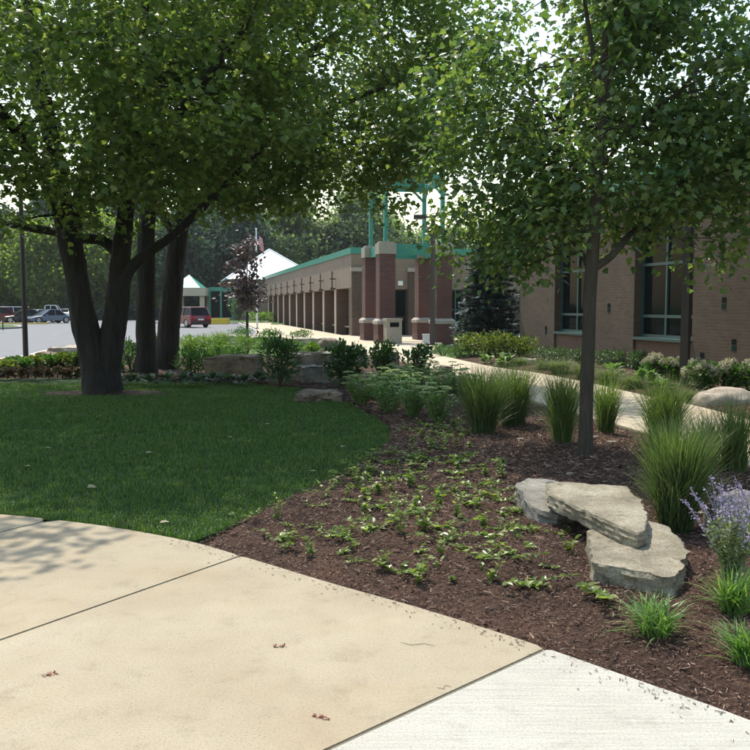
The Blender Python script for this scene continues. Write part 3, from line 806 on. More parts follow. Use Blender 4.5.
for px, py in ((609, 308), (546, 330), (700, 262), (724, 303), (734, 345), (702, 358)):
    x, z = on_wing(px, py)
    t = MB().box(x - .075, x + .075, -.03, .006, z + .008, z + .12).obj('accent_tile', M['dark_slot'], wb)
    MB().box(x - .075, x + .075, -.03, .006, z - .12, z - .008).obj('tile_square', M['teal_dark'], t)

# the portico: four brick pillars carrying a tall green frame
PA = D(385.5, 342.5, 38.4); PA[2] = 0
pu = np.array([-math.sin(TH), math.cos(TH), 0]); pv = np.array([math.cos(TH), math.sin(TH), 0])
po = empty('portico', PA, TH, 'entrance portico of four red brick pillars with tall green metal frame', 'portico')
SV, SU, PW = 2.62, 2.95, .36         # spacing to the right, away, half width
corners = [(0, 0), (SV, 0), (0, SU), (SV, SU)]
for (x, y) in corners:
    p = MB().box(x - PW, x + PW, y - PW, y + PW, .98, 3.9).obj('pillar', M['red_brick'], po)
    MB().box(x - PW - .09, x + PW + .09, y - PW - .09, y + PW + .09, -.1, .82).obj('plinth', M['red_brick'], p)
    c = MB()
    c.add([(x + i * (PW + .13), y + j * (PW + .13), .82) for i, j in ((-1, -1), (1, -1), (1, 1), (-1, 1))] +
          [(x + i * (PW + .13), y + j * (PW + .13), .95) for i, j in ((-1, -1), (1, -1), (1, 1), (-1, 1))] +
          [(x + i * (PW + .02), y + j * (PW + .02), 1.06) for i, j in ((-1, -1), (1, -1), (1, 1), (-1, 1))],
          [(3, 2, 1, 0), (0, 1, 5, 4), (1, 2, 6, 5), (2, 3, 7, 6), (3, 0, 4, 7), (4, 5, 9, 8), (5, 6, 10, 9), (6, 7, 11, 10), (7, 4, 8, 11), (8, 9, 10, 11)])
    c.obj('plinth_band', M['limestone'], p)
    k = MB()
    k.box(x - PW - .03, x + PW + .03, y - PW - .03, y + PW + .03, 3.9, 4.38).box(x - PW + .05, x + PW - .05, y - PW + .05, y + PW - .05, 4.38, 4.45)
    k.obj('cap', M['limestone'], p)
    MB().box(x - .085, x + .085, y - .085, y + .085, 4.45, 8.7).obj('post', M['green_metal'], po)
for z, hh in ((7.25, .42), (8.35, .3)):
    for (a_, b_) in (((.09, 0), (SV - .09, 0)), ((.09, SU), (SV - .09, SU))):
        MB().box(a_[0], b_[0], a_[1] - .06, a_[1] + .06, z - hh / 2, z + hh / 2).obj('beam', M['green_metal'], po)
    for x in (0, SV):
        MB().box(x - .06, x + .06, .09, SU - .09, z - hh / 2, z + hh / 2).obj('beam', M['green_metal'], po)
for (x, y) in corners:
    sx = 1 if x == 0 else -1
    sy = 1 if y == 0 else -1
    MB().bar((x, y, 6.55), (x + sx * .55, y, 7.1), .09, .09).obj('brace', M['green_metal'], po)
    MB().bar((x, y, 6.55), (x, y + sy * .55, 7.1), .09, .09).obj('brace', M['green_metal'], po)
MB().box(PW + .04, SV - PW - .04, -.12, .12, 3.88, 4.36).obj('fascia_beam', M['green_metal'], po)
MB().box(PW + .04, SV - PW - .04, SU - .12, SU + .12, 3.88, 4.36).obj('fascia_beam', M['green_metal'], po)
for x in (0, SV):
    MB().box(x - .12, x + .12, PW + .04, SU - PW - .04, 3.881, 4.361).obj('fascia_beam', M['green_metal'], po)

# far end: hall with the white pyramid roof, entrance canopy
hc = D(270, 310, 104); hc[2] = 0
hall = empty('pyramid_hall', hc, TH, 'far hall with a bright white pyramid roof', 'building')
MB().box(-4.9, 4.9, -4.9, 4.9, -.2, 4.55).obj('wall', M['pale_brick'], hall)
r_ = MB()
e_ = 5.5
r_.add([(-e_, -e_, 4.65), (e_, -e_, 4.65), (e_, e_, 4.65), (-e_, e_, 4.65), (0, 0, 8.35)], [(0, 1, 4), (1, 2, 4), (2, 3, 4), (3, 0, 4), (3, 2, 1, 0)])
ro = r_.obj('roof', M['white_metal'], hall)
for i in range(4):
    sg = [(-1, -1), (1, -1), (1, 1), (-1, 1)][i]
    MB().bar((sg[0] * e_, sg[1] * e_, 4.7), (0, 0, 8.4), .12, .1).obj('ridge', M['white_metal'], ro)
MB().box(-5.55, 5.55, -5.55, 5.55, 4.56, 4.649).obj('eave', M['green_metal'], hall)
for k in range(3):
    w = MB().box(-3.6 + k * 2.6, -2.0 + k * 2.6, -4.96, -4.905, .9, 3.0).obj('window', M['teal_frame'], hall)
    MB().box(-3.5 + k * 2.6, -2.1 + k * 2.6, -4.98, -4.965, 1.0, 2.9).obj('pane', M['glass'], w)
cc_ = D(206, 310, 97); cc_[2] = 0
can = empty('entrance_canopy', cc_, 0, 'far drop-off canopy with small green pyramid roof and beige beam', 'canopy')
for x in (-3.6, -.4): 
    for y in (0, 4): MB().box(x - .25, x + .25, y - .25, y + .25, -.2, 2.75).obj('column', M['pale_edge'], can)
MB().box(-4.6, .1, -.6, 4.6, 2.75, 3.65).obj('beam', M['pale_edge'], can)
r_ = MB(); r_.add([(-3.9, .1, 3.65), (-.6, .1, 3.65), (-.6, 3.9, 3.65), (-3.9, 3.9, 3.65), (-2.25, 2, 5.2)], [(0, 1, 4), (1, 2, 4), (2, 3, 4), (3, 0, 4), (3, 2, 1, 0)])
r_.obj('roof', M['green_metal'], can)
ves = empty('glass_vestibule', cc_ + np.array([1.2, 1.0, 0]), 0, 'far green framed glass vestibule beside the drop-off canopy', 'vestibule')
MB().box(-1.0, 1.7, .01, 3.0, 3.3, 3.75).obj('roof', M['green_metal'], ves)
for x in (-.95, .3, 1.6): MB().box(x - .1, x + .1, 0, .2, -.2, 3.3).obj('post', M['green_metal'], ves)
for k in range(2): MB().box(-.84 + k * 1.25, .19 + k * 1.29, .08, .12, .35, 3.25).obj('pane', M['glass'], ves)
MB().box(-.84, 1.49, .05, .15, -.2, .34).obj('base_panel', M['pale_brick'], ves)
MB().box(1.75, 6.0, .2, 3, -.2, 4.1).obj('side_wall', M['pale_brick'], ves)

# ------------------------------------------------------------------ things by the portico
bx_ = D(392.6, 343, 37.3); bx_[2] = 0
tb = empty('litter_bin', bx_, TH, 'square stone-faced litter bin in front of the brick pillars', 'bin')
MB().box(-.33, .33, -.33, .33, 0.0, 1.0).obj('body', M['limestone'], tb)
MB().box(-.36, .36, -.36, .36, 1.0, 1.09).obj('lid', M['limestone'], tb)
MB().box(-.2, .2, -.338, -.331, .72, .92).obj('opening', M['dark_slot'], tb)
MB().box(-.335, -.331, -.3, .3, .05, .95).obj('side_panel', M['slab_stone'], tb)
ub = D(426, 341, 37.6); ub[2] = 0
u_ = empty('utility_box', ub, TH, 'small white utility box beside the lamp post at the portico', 'utility box')
MB().box(-.13, .13, -.1, .1, 0.0, .36).obj('body', M['white_paint'], u_)
MB().box(-.15, .15, -.12, .12, .36, .4).obj('lid', M['white_paint'], u_)
def lamp_post(base, h, r, label, arm=-1, square=True):
    e = empty('lamp_post', base, 0, label, 'lamp post', 'dark lamp posts')
    q = MB()
    q.tube([(0, 0, .0), (0, 0, h)], [r * 1.05, r * .85], 4 if square else 12)
    q.obj('pole', M['bronze'], e)
    MB().box(-r * 2, r * 2, -r * 2, r * 2, -.06, .05).obj('base_plate', M['bronze'], e)
    if arm:
        MB().box(min(0, arm * .3), max(0, arm * .3), -.04, .04, h - .12, h - .04).obj('arm', M['bronze'], e)
        hd = MB().box(arm * .3 - (.5 if arm < 0 else 0), arm * .3 + (.5 if arm > 0 else 0), -.2, .2, h - .16, h).obj('lamp_head', M['bronze'], e)
        MB().box(arm * .55 - .18, arm * .55 + .18, -.15, .15, h - .172, h - .161).obj('lens', M['lamp_glass'], hd)
    return e
b0 = G(432.5, 345); lamp_post(b0, 5.35, .11, 'dark lamp post in front of the brick portico')
b0 = G(684, 389); b0[2] = bed_z(b0[0], b0[1]); lamp_post(b0, 6.2, .105, 'dark lamp post before the tall windows of the brick wing', arm=1)
b0 = G(26, 362); lamp_post(b0, 5.6, .075, 'slim dark lamp post at the driveway beside the flower bed', arm=-1, square=False)

# flagpole with flag
m, nt, b = new_mat('flag_cloth')
uvn = nt.nodes.new('ShaderNodeUVMap')
sx_ = nd(nt, 'ShaderNodeSeparateXYZ'); nt.links.new(uvn.outputs[0], sx_.inputs[0])
mu = nd(nt, 'ShaderNodeMath', operation='MULTIPLY'); mu.inputs[1].default_value = 6.5; nt.links.new(sx_.outputs[1], mu.inputs[0])
fr_ = nd(nt, 'ShaderNodeMath', operation='FRACT'); nt.links.new(mu.outputs[0], fr_.inputs[0])
gt = nd(nt, 'ShaderNodeMath', operation='GREATER_THAN'); gt.inputs[1].default_value = .5; nt.links.new(fr_.outputs[0], gt.inputs[0])
st_ = mixc(nt, gt.outputs[0], (.45, .03, .045), (.75, .72, .70))
lx_ = nd(nt, 'ShaderNodeMath', operation='LESS_THAN'); lx_.inputs[1].default_value = .42; nt.links.new(sx_.outputs[0], lx_.inputs[0])
gy_ = nd(nt, 'ShaderNodeMath', operation='GREATER_THAN'); gy_.inputs[1].default_value = .46; nt.links.new(sx_.outputs[1], gy_.inputs[0])
an = nd(nt, 'ShaderNodeMath', operation='MULTIPLY'); nt.links.new(lx_.outputs[0], an.inputs[0]); nt.links.new(gy_.outputs[0], an.inputs[1])
nt.links.new(mixc(nt, an.outputs[0], st_, (.03, .04, .16)), b.inputs['Base Color'])
b.inputs['Roughness'].default_value = .8
M['flag'] = m
fpb = D(257, 310, 62); fpb[2] = -.1
fp = empty('flagpole', fpb, 0, 'white flagpole rising behind the purple-leaved tree', 'flagpole')
MB().tube([(0, 0, 0), (0, 0, 7.1)], [.07, .045], 10).obj('pole', M['white_paint'], fp)
MB().tube([(0, 0, 7.1), (0, 0, 7.18), (0, 0, 7.26)], [.05, .09, .03], 10).obj('ball', M['chrome'], fp)
MB().tube([(0, 0, .0), (0, 0, .16)], [.17, .12], 12).obj('collar', M['limestone'], fp)
nu, nv = 18, 12
V, UV = [], []
for i in range(nu + 1):
    for j in range(nv + 1):
        s_, t_ = i / nu, j / nv
        x = .05 + .5 * s_ + .06 * math.sin(9 * s_ + 2 * t_)
        y = .13 * math.sin(10 * s_ + 3 * t_) * s_
        z = 6.95 - .85 * (1 - t_) - .8 * s_ ** 1.3 * (1.05 - .15 * t_)
        V.append((x, y, z)); UV.append((s_, t_))
Fq = np.array([(i * (nv + 1) + j, (i + 1) * (nv + 1) + j, (i + 1) * (nv + 1) + j + 1, i * (nv + 1) + j + 1) for i in range(nu) for j in range(nv)])
mb = MB(); mb.add(V, Fq)
fo = mb.obj('flag', M['flag'], None, smooth=True)
uvl = fo.data.uv_layers.new(name='UVMap')
for lp in fo.data.loops: uvl.data[lp.index].uv = UV[lp.vertex_index]
fo.location = fpb
tag(fo, 'striped red white and blue flag hanging from the flagpole', 'flag')

# ------------------------------------------------------------------ cars
def make_car(loc, rz, paint, label, style='sedan', L=4.6, Wd=1.8, Ht=1.45):
    e = empty('parked_car', loc, rz, label, 'car', 'cars parked on the lot')
    hb = Ht * (.56 if style != 'suv' else .58)           # belt line
    hw = Wd / 2
    if style == 'sedan':
        prof = [(-L / 2, .32), (-L / 2 + .02, .62), (-L / 2 + .15, hb * .97), (-L / 2 + .9, hb + .03), (L / 2 - 1.25, hb), (L / 2 - .35, hb * .86), (L / 2 - .03, hb * .66), (L / 2, .36)]
        cab = [(-L / 2 + .75, hb), (-L / 2 + 1.45, Ht - .05), (-L / 2 + 2.0, Ht), (L / 2 - 2.15, Ht - .02), (L / 2 - 1.2, hb)]
    elif style == 'suv':
        prof = [(-L / 2, .38), (-L / 2 + .03, .7), (-L / 2 + .1, hb), (-L / 2 + .6, hb + .02), (L / 2 - 1.15, hb), (L / 2 - .25, hb * .88), (L / 2 - .03, hb * .68), (L / 2, .42)]
        cab = [(-L / 2 + .12, hb), (-L / 2 + .42, Ht - .06), (-L / 2 + .9, Ht), (L / 2 - 2.0, Ht - .02), (L / 2 - 1.1, hb)]
    else:
        prof = [(-L / 2, .5), (-L / 2, hb), (-.1, hb), (L / 2 - 1.2, hb), (L / 2 - .2, hb * .92), (L / 2, .5)]
        cab = [(-.35, hb), (-.25, Ht - .05), (.1, Ht), (.9, Ht - .02), (1.35, hb)]
    wx = [(-L / 2 + .85), (L / 2 - .85)]
    wr = .33 if style == 'sedan' else .37
    # lower outline with wheel arches
    low = []
    for c in (wx[1], wx[0]):
        for k in range(9):
            t = math.pi * k / 8
            low.append((c + (wr + .06) * math.cos(t), max(.24, .30 + (wr + .05) * math.sin(t))))
    outline = prof + [(L / 2 - .1, .24)] + low + [(-L / 2 + .1, .24)]
    bm = bmesh.new()
    def ring(y, sc, dz=0):
        return [bm.verts.new((p[0] * sc, y, p[1] + (dz if p[1] > .55 else 0))) for p in outline]
    ys = [(-hw, .985, -.03), (-hw + .07, 1.0, 0), (hw - .07, 1.0, 0), (hw, .985, -.03)]
    rings = [ring(*q) for q in ys]
    n = len(outline)
    for a_, b_ in zip(rings[:-1], rings[1:]):
        for i in range(n):
            bm.faces.new((a_[i], a_[(i + 1) % n], b_[(i + 1) % n], b_[i]))
    bm.faces.new(rings[0][::-1]); bm.faces.new(rings[-1])
    bmesh.ops.recalc_face_normals(bm, faces=bm.faces)
    me = bpy.data.meshes.new('body'); bm.to_mesh(me); bm.free(); me.materials.append(paint)
    body = link('body', me, e)
    g_ = MB()
    k = len(cab)
    tw = lambda z: hw - .1 - .16 * (z - hb) / (Ht - hb)
    Vc = [(x, sgn * tw(z), z - .02) for sgn in (-1, 1) for x, z in cab]
    g_.add(Vc, [tuple(range(k))[::-1], tuple(range(k, 2 * k))] + [(i, i + 1, k + i + 1, k + i) for i in range(k - 1)])
    g_.obj('glasshouse', M['car_glass'], e)
    rf = MB()
    top = cab[1:-1]
    Vr = [(x, sgn * (tw(z) + .015), z + .015) for sgn in (-1, 1) for x, z in top] + [(x, sgn * (tw(z) + .03), z - .05) for sgn in (-1, 1) for x, z in top]
    q = len(top)
    rf.add(Vr, [(i, i + 1, q + i + 1, q + i) for i in range(q - 1)] + [(i, 2 * q + i, 2 * q + i + 1, i + 1) for i in range(q - 1)] + [(q + i, q + i + 1, 3 * q + i + 1, 3 * q + i) for i in range(q - 1)] + [(0, q, 3 * q, 2 * q), (q - 1, 3 * q - 1, 4 * q - 1, 2 * q - 1)])
    rf.obj('roof', paint, e)
    pl = MB()
    for sgn in (-1, 1):
        for i in ((0, 1), (k - 2, k - 1)):
            a_, b_ = cab[i[0]], cab[i[1]]
            pl.bar((a_[0], sgn * (tw(a_[1]) + .01), a_[1] - .02), (b_[0], sgn * (tw(b_[1]) + .01), b_[1] - .02), .08, .08)
        xm = (cab[1][0] + cab[-2][0]) / 2
        pl.bar((xm, sgn * (tw(hb) + .008), hb - .03), (xm, sgn * (tw(Ht) + .008), Ht - .03), .08, .05)
    pl.obj('pillars', paint, e)
    for x in wx:
        for sgn in (-1, 1):
            w = MB().tube([(x, sgn * (hw - .2), wr), (x, sgn * (hw - .02), wr)], [wr, wr], 18).obj('wheel', M['tyre'], e)
            MB().tube([(x, sgn * (hw - .02), wr), (x, sgn * (hw - .005), wr)], [wr * .64, wr * .58], 14).obj('rim', M['rim'], w)
    for sgn in (-1, 1):
        MB().box(-L / 2 - .012, -L / 2 + .2, sgn * (hw - .2) - .16, sgn * (hw - .2) + .16, hb * .72, hb * .93).obj('tail_light', M['tail'], e)
        MB().box(L / 2 - .28, L / 2 + .0, sgn * (hw - .24) - .18, sgn * (hw - .24) + .18, hb * .62, hb * .78).obj('headlight', M['lamp_glass'], e)
        MB().box(.55, .75, sgn * (hw + .06) - .08, sgn * (hw + .06) + .08, hb, hb + .14).obj('mirror', paint, e)
    MB().box(-L / 2 - .05, -L / 2 + .1, -hw + .12, hw - .12, .3, .5).obj('bumper', M['bronze'], e)
    MB().box(L / 2 - .1, L / 2 + .05, -hw + .12, hw - .12, .3, .5).obj('bumper', M['bronze'], e)
    MB().box(-L / 2 - .02, -L / 2 + .04, -.24, .24, hb * .62, hb * .74).obj('number_plate', M['white_paint'], e)
    return e
pm = dict(maroon=carpaint('maroon_paint', (.17, .018, .03)), red=carpaint('red_paint', (.25, .03, .03)), white=carpaint('car_white', (.72, .72, .70)),
          black=carpaint('car_black', (.015, .017, .02)), silver=carpaint('car_silver', (.50, .51, .53)), blue=carpaint('car_blue', (.10, .14, .20)))
ZR = -.12
def cg(px, Y):
    p = D(px, 320, Y); p[2] = ZR; return p
make_car(cg(188, 71), R(128), pm['maroon'], 'maroon sport utility car behind the leaning tree trunk', 'suv', 4.7, 1.85, 1.68)
make_car(cg(0, 87), R(68), pm['red'], 'red car at the left end of the parked row', 'suv', 4.6, 1.85, 1.65)
make_car(cg(15, 93), R(62), pm['white'], 'white sport utility car next to the red car', 'suv', 4.6, 1.85, 1.68)
make_car(cg(24, 88), R(215), pm['black'], 'black saloon car right beside the slim lamp post', 'sedan', 4.7, 1.8, 1.42)
make_car(cg(36.5, 90), R(232), pm['silver'], 'silver saloon car parked between a black and a blue car', 'sedan', 4.5, 1.8, 1.4)
make_car(cg(48.5, 87), R(228), pm['blue'], 'dark blue saloon car closest to the hedge gap', 'sedan', 4.6, 1.8, 1.42)
make_car(cg(49, 101), R(12), pm['white'], 'white pickup truck parked behind the dark blue saloon', 'pickup', 5.4, 1.95, 1.85)
make_car(cg(69, 104), R(75), pm['white'], 'small white car far back by the hedge beside tree trunk', 'sedan', 4.4, 1.8, 1.42)
# small sign on the island
sg = empty('island_sign', G(3, 330.2, .02), 0, 'small square sign on a post on the grass island', 'sign')
MB().box(-.03, .03, -.03, .03, 0, .75).obj('post', M['bronze'], sg)
MB().box(-.16, .16, -.05, -.03, .6, .98).obj('panel', M['red_brick'], sg)
yb = G(219, 323, 0)
y_ = empty('yellow_planter', np.array([yb[0], yb[1], -.1]), 0, 'bright yellow planter box at the kerb before the vestibule', 'planter')
MB().box(-.95, .95, -.35, .35, 0, .42).obj('box', M['yellow'], y_)
MB().box(-1.0, 1.0, -.4, .4, .42, .52).obj('rim', M['yellow'], y_)

# ------------------------------------------------------------------ stones
def stone(name, outline, z0, z1, mat, label, step=.05, rough=.02, tilt=(0, 0), seed=0, cat='stone', group=None, rounded=0.06, dome=0.0, big_amp=.03):
    """a quarried block: jagged outline, layered broken sides, nearly flat top; outline in metres (x, y)"""
    P = [np.array(p[:2], float) for p in outline]
    c = sum(P) / len(P)
    pts = []
    for i in range(len(P)):
        a, b = P[i], P[(i + 1) % len(P)]
        k = max(2, int(np.linalg.norm(b - a) / step))
        for q in range(k):
            pts.append(a + (b - a) * q / k)
    pts = np.array(pts) - c
    n = len(pts)
    sm = pts.copy()
    for _ in range(1): sm = (np.roll(sm, 1, 0) + 2 * sm + np.roll(sm, -1, 0)) / 4
    off = Vector((seed * 3.7, seed * 1.3, seed * 2.1))
    h = z1 - z0
    size = np.abs(pts).max()
    def nz(p, f): return noise.noise(Vector((p[0] * f, p[1] * f, p[2] * f)) + off)
    def chip_(q):                     # flakes broken off the sides
        d_, _ = noise.voronoi(Vector((q[0] * 8, q[1] * 8, q[2] * 13)) + off)
        return max(0.0, 1 - d_[0] * 1.6)
    V, F = [], []
    nl = 7
    big = big_amp * size
    prof = [(0, 1.0), (.16, 1.02), (.34, .985), (.52, 1.015), (.7, .99), (.86, 1.0), (.95, 1 - rounded * .25), (1.0, 1 - rounded)]
    for t, sc in prof:
        for p in sm:
            q = np.array([p[0], p[1], t * h])
            rr = 1 + (rough * .9 * nz(q, 4.0) + rough * 1.0 * nz(q * np.array([1, 1, 2.2]), 16.0) + rough * .7 * nz(q * np.array([1, 1, 1.5]), 38.0) + big * nz(q, 1.3 / max(size, .2)) - rough * 1.3 * chip_(q)) / max(.12, np.linalg.norm(p))
            s_ = 1 - (1 - sc) * min(1, .25 / max(size, .05)) if sc < .95 else sc
            V.append((p[0] * rr * s_, p[1] * rr * s_, t * h + (rough * .5 * nz(q, 7) if 0 < t < 1 else 0)))
    base_t = V[-n:]
    rings_in = [.93, .82, .7, .57, .44, .31, .18]
    for sc in rings_in:
        for p in base_t:
            x, y = p[0] * sc, p[1] * sc
            lay_ = round(nz((x, y, 2), 3.2) * 3) / 3          # thin split layers
            V.append((x, y, h + rough * .5 * lay_ + rough * .35 * nz((x, y, 5), 4) + rough * .3 * nz((x, y, 9), 15) + big * .8 * nz((x, y, 1), 1.2 / max(size, .2)) + dome * (1 - sc * sc)))
    V.append((0, 0, h + dome))
    lay = len(prof) + len(rings_in)
    for l in range(lay - 1):
        for i in range(n):
            j = (i + 1) % n
            F.append((l * n + i, l * n + j, (l + 1) * n + j, (l + 1) * n + i))
    for i in range(n):
        F.append(((lay - 1) * n + i, (lay - 1) * n + (i + 1) % n, lay * n))
    F.append(tuple(range(n))[::-1])
    mb = MB(); mb.add(V, F)
    o = mb.obj(name, mat)
    me = o.data
    me.polygons.foreach_set('use_smooth', np.ones(len(me.polygons), bool))
    me.set_sharp_from_angle(angle=R(32))
    o.location = (c[0], c[1], z0)
    o.rotation_euler = (tilt[0], tilt[1], 0)
    return tag(o, label, cat, group)
def round_boulder(px0, px1, py_base, hgt, depth, mat, label, seed, group='boulders of the terraced bed'):
    a, b = GB(px0, py_base), GB(px1, py_base)
    bm = bmesh.new()
    bmesh.ops.create_icosphere(bm, subdivisions=4, radius=1.0)
    w = np.linalg.norm(b - a) / 2
    off = Vector((seed * 2.3, seed * 1.7, seed * .9))
    for v in bm.verts:
        c = v.co
        k = 1 + .16 * noise.noise(c * 1.3 + off) + .07 * noise.noise(c * 3.1 + off) + .02 * noise.noise(c * 9 + off)
        p = Vector((abs(c.x) ** .8 * math.copysign(1, c.x), abs(c.y) ** .8 * math.copysign(1, c.y), abs(c.z) ** .75 * math.copysign(1, c.z))) * k
        v.co = Vector((p.x * w, p.y * depth / 2, p.z * hgt))
    me = bpy.data.meshes.new('boulder'); bm.to_mesh(me); bm.free(); me.materials.append(mat)
    me.polygons.foreach_set('use_smooth', np.ones(len(me.polygons), bool))
    o = link('boulder', me, None, ((a[0] + b[0]) / 2, a[1] + depth / 2, min(a[2], b[2]) - hgt * .08))
    return tag(o, label, 'boulder', group)
def px_outline(pp, z):
    return [G(x, y, z) for x, y in pp]
# the three slabs in the bed
stone('stone_slab', px_outline([(586, 530), (598, 521), (640, 518), (668, 525), (685, 543), (689, 549), (683, 560), (686, 567), (674, 578), (656, 576), (638, 572), (618, 568), (593, 563), (590, 546)], .15), -.06, .15, M['slab_stone'], 'broad pale stone slab lying lowest behind the grass tuft', .03, .022, (0, 0), 1, group='stone slabs in the mulch bed')
stone('stone_slab', px_outline([(511, 489), (524, 482), (548, 481), (575, 486), (584, 500), (576, 508), (556, 511), (535, 508), (519, 499)], .13), -.06, .13, M['grey_stone'], 'grey stone slab tucked behind and left of the leaning slab', .035, .02, (R(4), R(6)), 2, group='stone slabs in the mulch bed')
stone('stone_slab', px_outline([(546, 485), (568, 483), (591, 485), (627, 486), (640, 500), (648, 511), (647, 527), (638, 531), (618, 524), (592, 513), (566, 502), (549, 494)], .262), .157, .262, M['slab_stone'], 'pale triangular stone slab resting on top of the other two', .028, .02, (R(1), R(1)), 3, group='stone slabs in the mulch bed')
def block(px0, px1, py_base, hgt, depth, mat, label, seed, z=None, rough=.04, step=.1, dome=0.0, cat='boulder', skew=0.0, group='boulders of the terraced bed', sink=.06):
    a, b = GB(px0, py_base), GB(px1, py_base)
    z0 = min(a[2], b[2]) - sink if z is None else z
    d = b[:2] - a[:2]; w = np.linalg.norm(d); d /= w
    nrm = np.array([-d[1], d[0]])
    r_ = random.Random(seed)
    k = lambda s: r_.uniform(-s, s)
    pts = [a[:2] + nrm * k(.05), a[:2] + d * w * .35 + nrm * k(.12), a[:2] + d * w * .7 + nrm * k(.1), b[:2] + nrm * k(.05),
           b[:2] + d * k(.1) + nrm * depth * .5, b[:2] + d * (-.08 + k(.1)) + nrm * depth, a[:2] + d * w * .5 + nrm * depth * (1 + k(.1)), a[:2] + d * (.1 + k(.1)) + nrm * depth * (.95 + skew), a[:2] + d * k(.1) + nrm * depth * .5]
    return stone('boulder', pts, z0, z0 + hgt + sink, mat, label, step, rough * 1.6, (k(.03), k(.03)), seed, cat, group, dome=dome, big_amp=.14)
block(205, 256, 380, .5, 1.1, M['brown_stone'], 'large brown layered boulder at the far edge of the lawn', 11)
block(294, 346, 400, .11, .75, M['brown_stone'], 'low flat stone at the lawn corner left of the sedums', 12, step=.06)
block(303, 333, 383, .33, .9, M['grey_stone'], 'grey block with pale top between two dark shrubs', 13)
block(292, 368, 366, .36, 1.0, M['grey_stone'], 'long grey ledge stone behind the dark shrubs', 14)
round_boulder(317, 340, 347.5, .36, .8, M['brown_stone'], 'rounded brown boulder on the sunny plaza edge', 15)
block(384, 401, 367, .4, .8, M['brown_stone'], 'upright brown block left of the glossy shrub', 16)
block(392, 428, 377, .17, .6, M['grey_stone'], 'low grey stone behind the sedums under the glossy shrub', 17)
block(441, 452, 375, .2, .35, M['brown_stone'], 'small dark stone at the near edge of the walkway', 18, step=.05)
block(276, 312, 345, .28, 1.2, M['pink_stone'], 'flat pale ledge stone left of the rounded brown boulder', 19)
block(219, 246, 343.5, .3, 1.2, M['pink_stone'], 'pale ledge stone below the purple-leaved tree', 20)
block(247, 275, 343.5, .27, 1.2, M['pink_stone'], 'pale ledge stone in the middle of the ledge row', 21)
block(122, 138, 349, .28, 1.2, M['pink_stone'], 'pale ledge stone seen between the tree trunks', 22)
block(48, 82, 356.5, .27, 1.3, M['pink_stone'], 'pale wall stone left of the double trunk by the driveway', 23)
block(34, 50, 361.5, .24, .8, M['brown_stone'], 'brown wall stone just right of the slim lamp post', 24)
round_boulder(708, 774, 407, .30, .75, M['pink_stone'], 'smooth pale boulder beside the walkway under the hydrangeas', 25)
block(519, 537, 363, .12, .4, M['pink_stone'], 'small flat stone by the low junipers', 26, step=.05)
round_boulder(722, 796, 541, .3, .5, M['grey_stone'], 'grey boulder behind the purple flowering sage', 27)
# small flint bits lying on the mulch
for i, (px, py) in enumerate([(541, 421), (594, 438), (611, 443), (590, 405), (700, 515), (498, 462), (570, 475), (520, 440)]):
    p = GB(px, py)
    s_ = .03 + .012 * (i % 3)
    stone('pebble', [(p[0] + s_ * math.cos(t) * (1.2 + .3 * math.sin(i + t)), p[1] + s_ * .7 * math.sin(t)) for t in np.linspace(0, 5.6, 7)], p[2] - .005, p[2] + .022, M['pink_stone'], 'small whitish stone chip lying on the mulch', .015, .004, (0, 0), 40 + i, 'pebble', 'stone chips on the mulch')

# ------------------------------------------------------------------ leaves and trees
maple = np.array([(0, 0, 0), (.16, .10, .02), (.42, .10, .05), (.30, .32, .03), (.52, .52, .06), (.26, .56, .02), (.20, .72, .0), (0, 1.0, -.08), (-.20, .72, .0), (-.26, .56, .02), (-.52, .52, .06), (-.30, .32, .03), (-.42, .10, .05), (-.16, .10, .02)])
mapleF = np.array([(0, i, i + 1) for i in range(1, 13)])
leaf6 = np.array([(0, 0, 0), (.34, .25, .06), (.30, .62, .05), (0, 1.0, -.05), (-.30, .62, .05), (-.34, .25, .06)])
leaf6F = np.array([(0, 1, 2, 3), (0, 3, 4, 5)])
lance = np.array([(0, 0, 0), (.17, .35, .03), (.13, .7, .0), (0, 1.0, -.10), (-.13, .7, .0), (-.17, .35, .03)])
clump = np.array([(-.5, 0, 0), (-.1, -.2, .12), (.45, -.05, .02), (.55, .5, -.1), (.1, .9, .05), (-.45, .6, -.05)])
clumpF = np.array([(0, 1, 2, 3), (0, 3, 4, 5)])

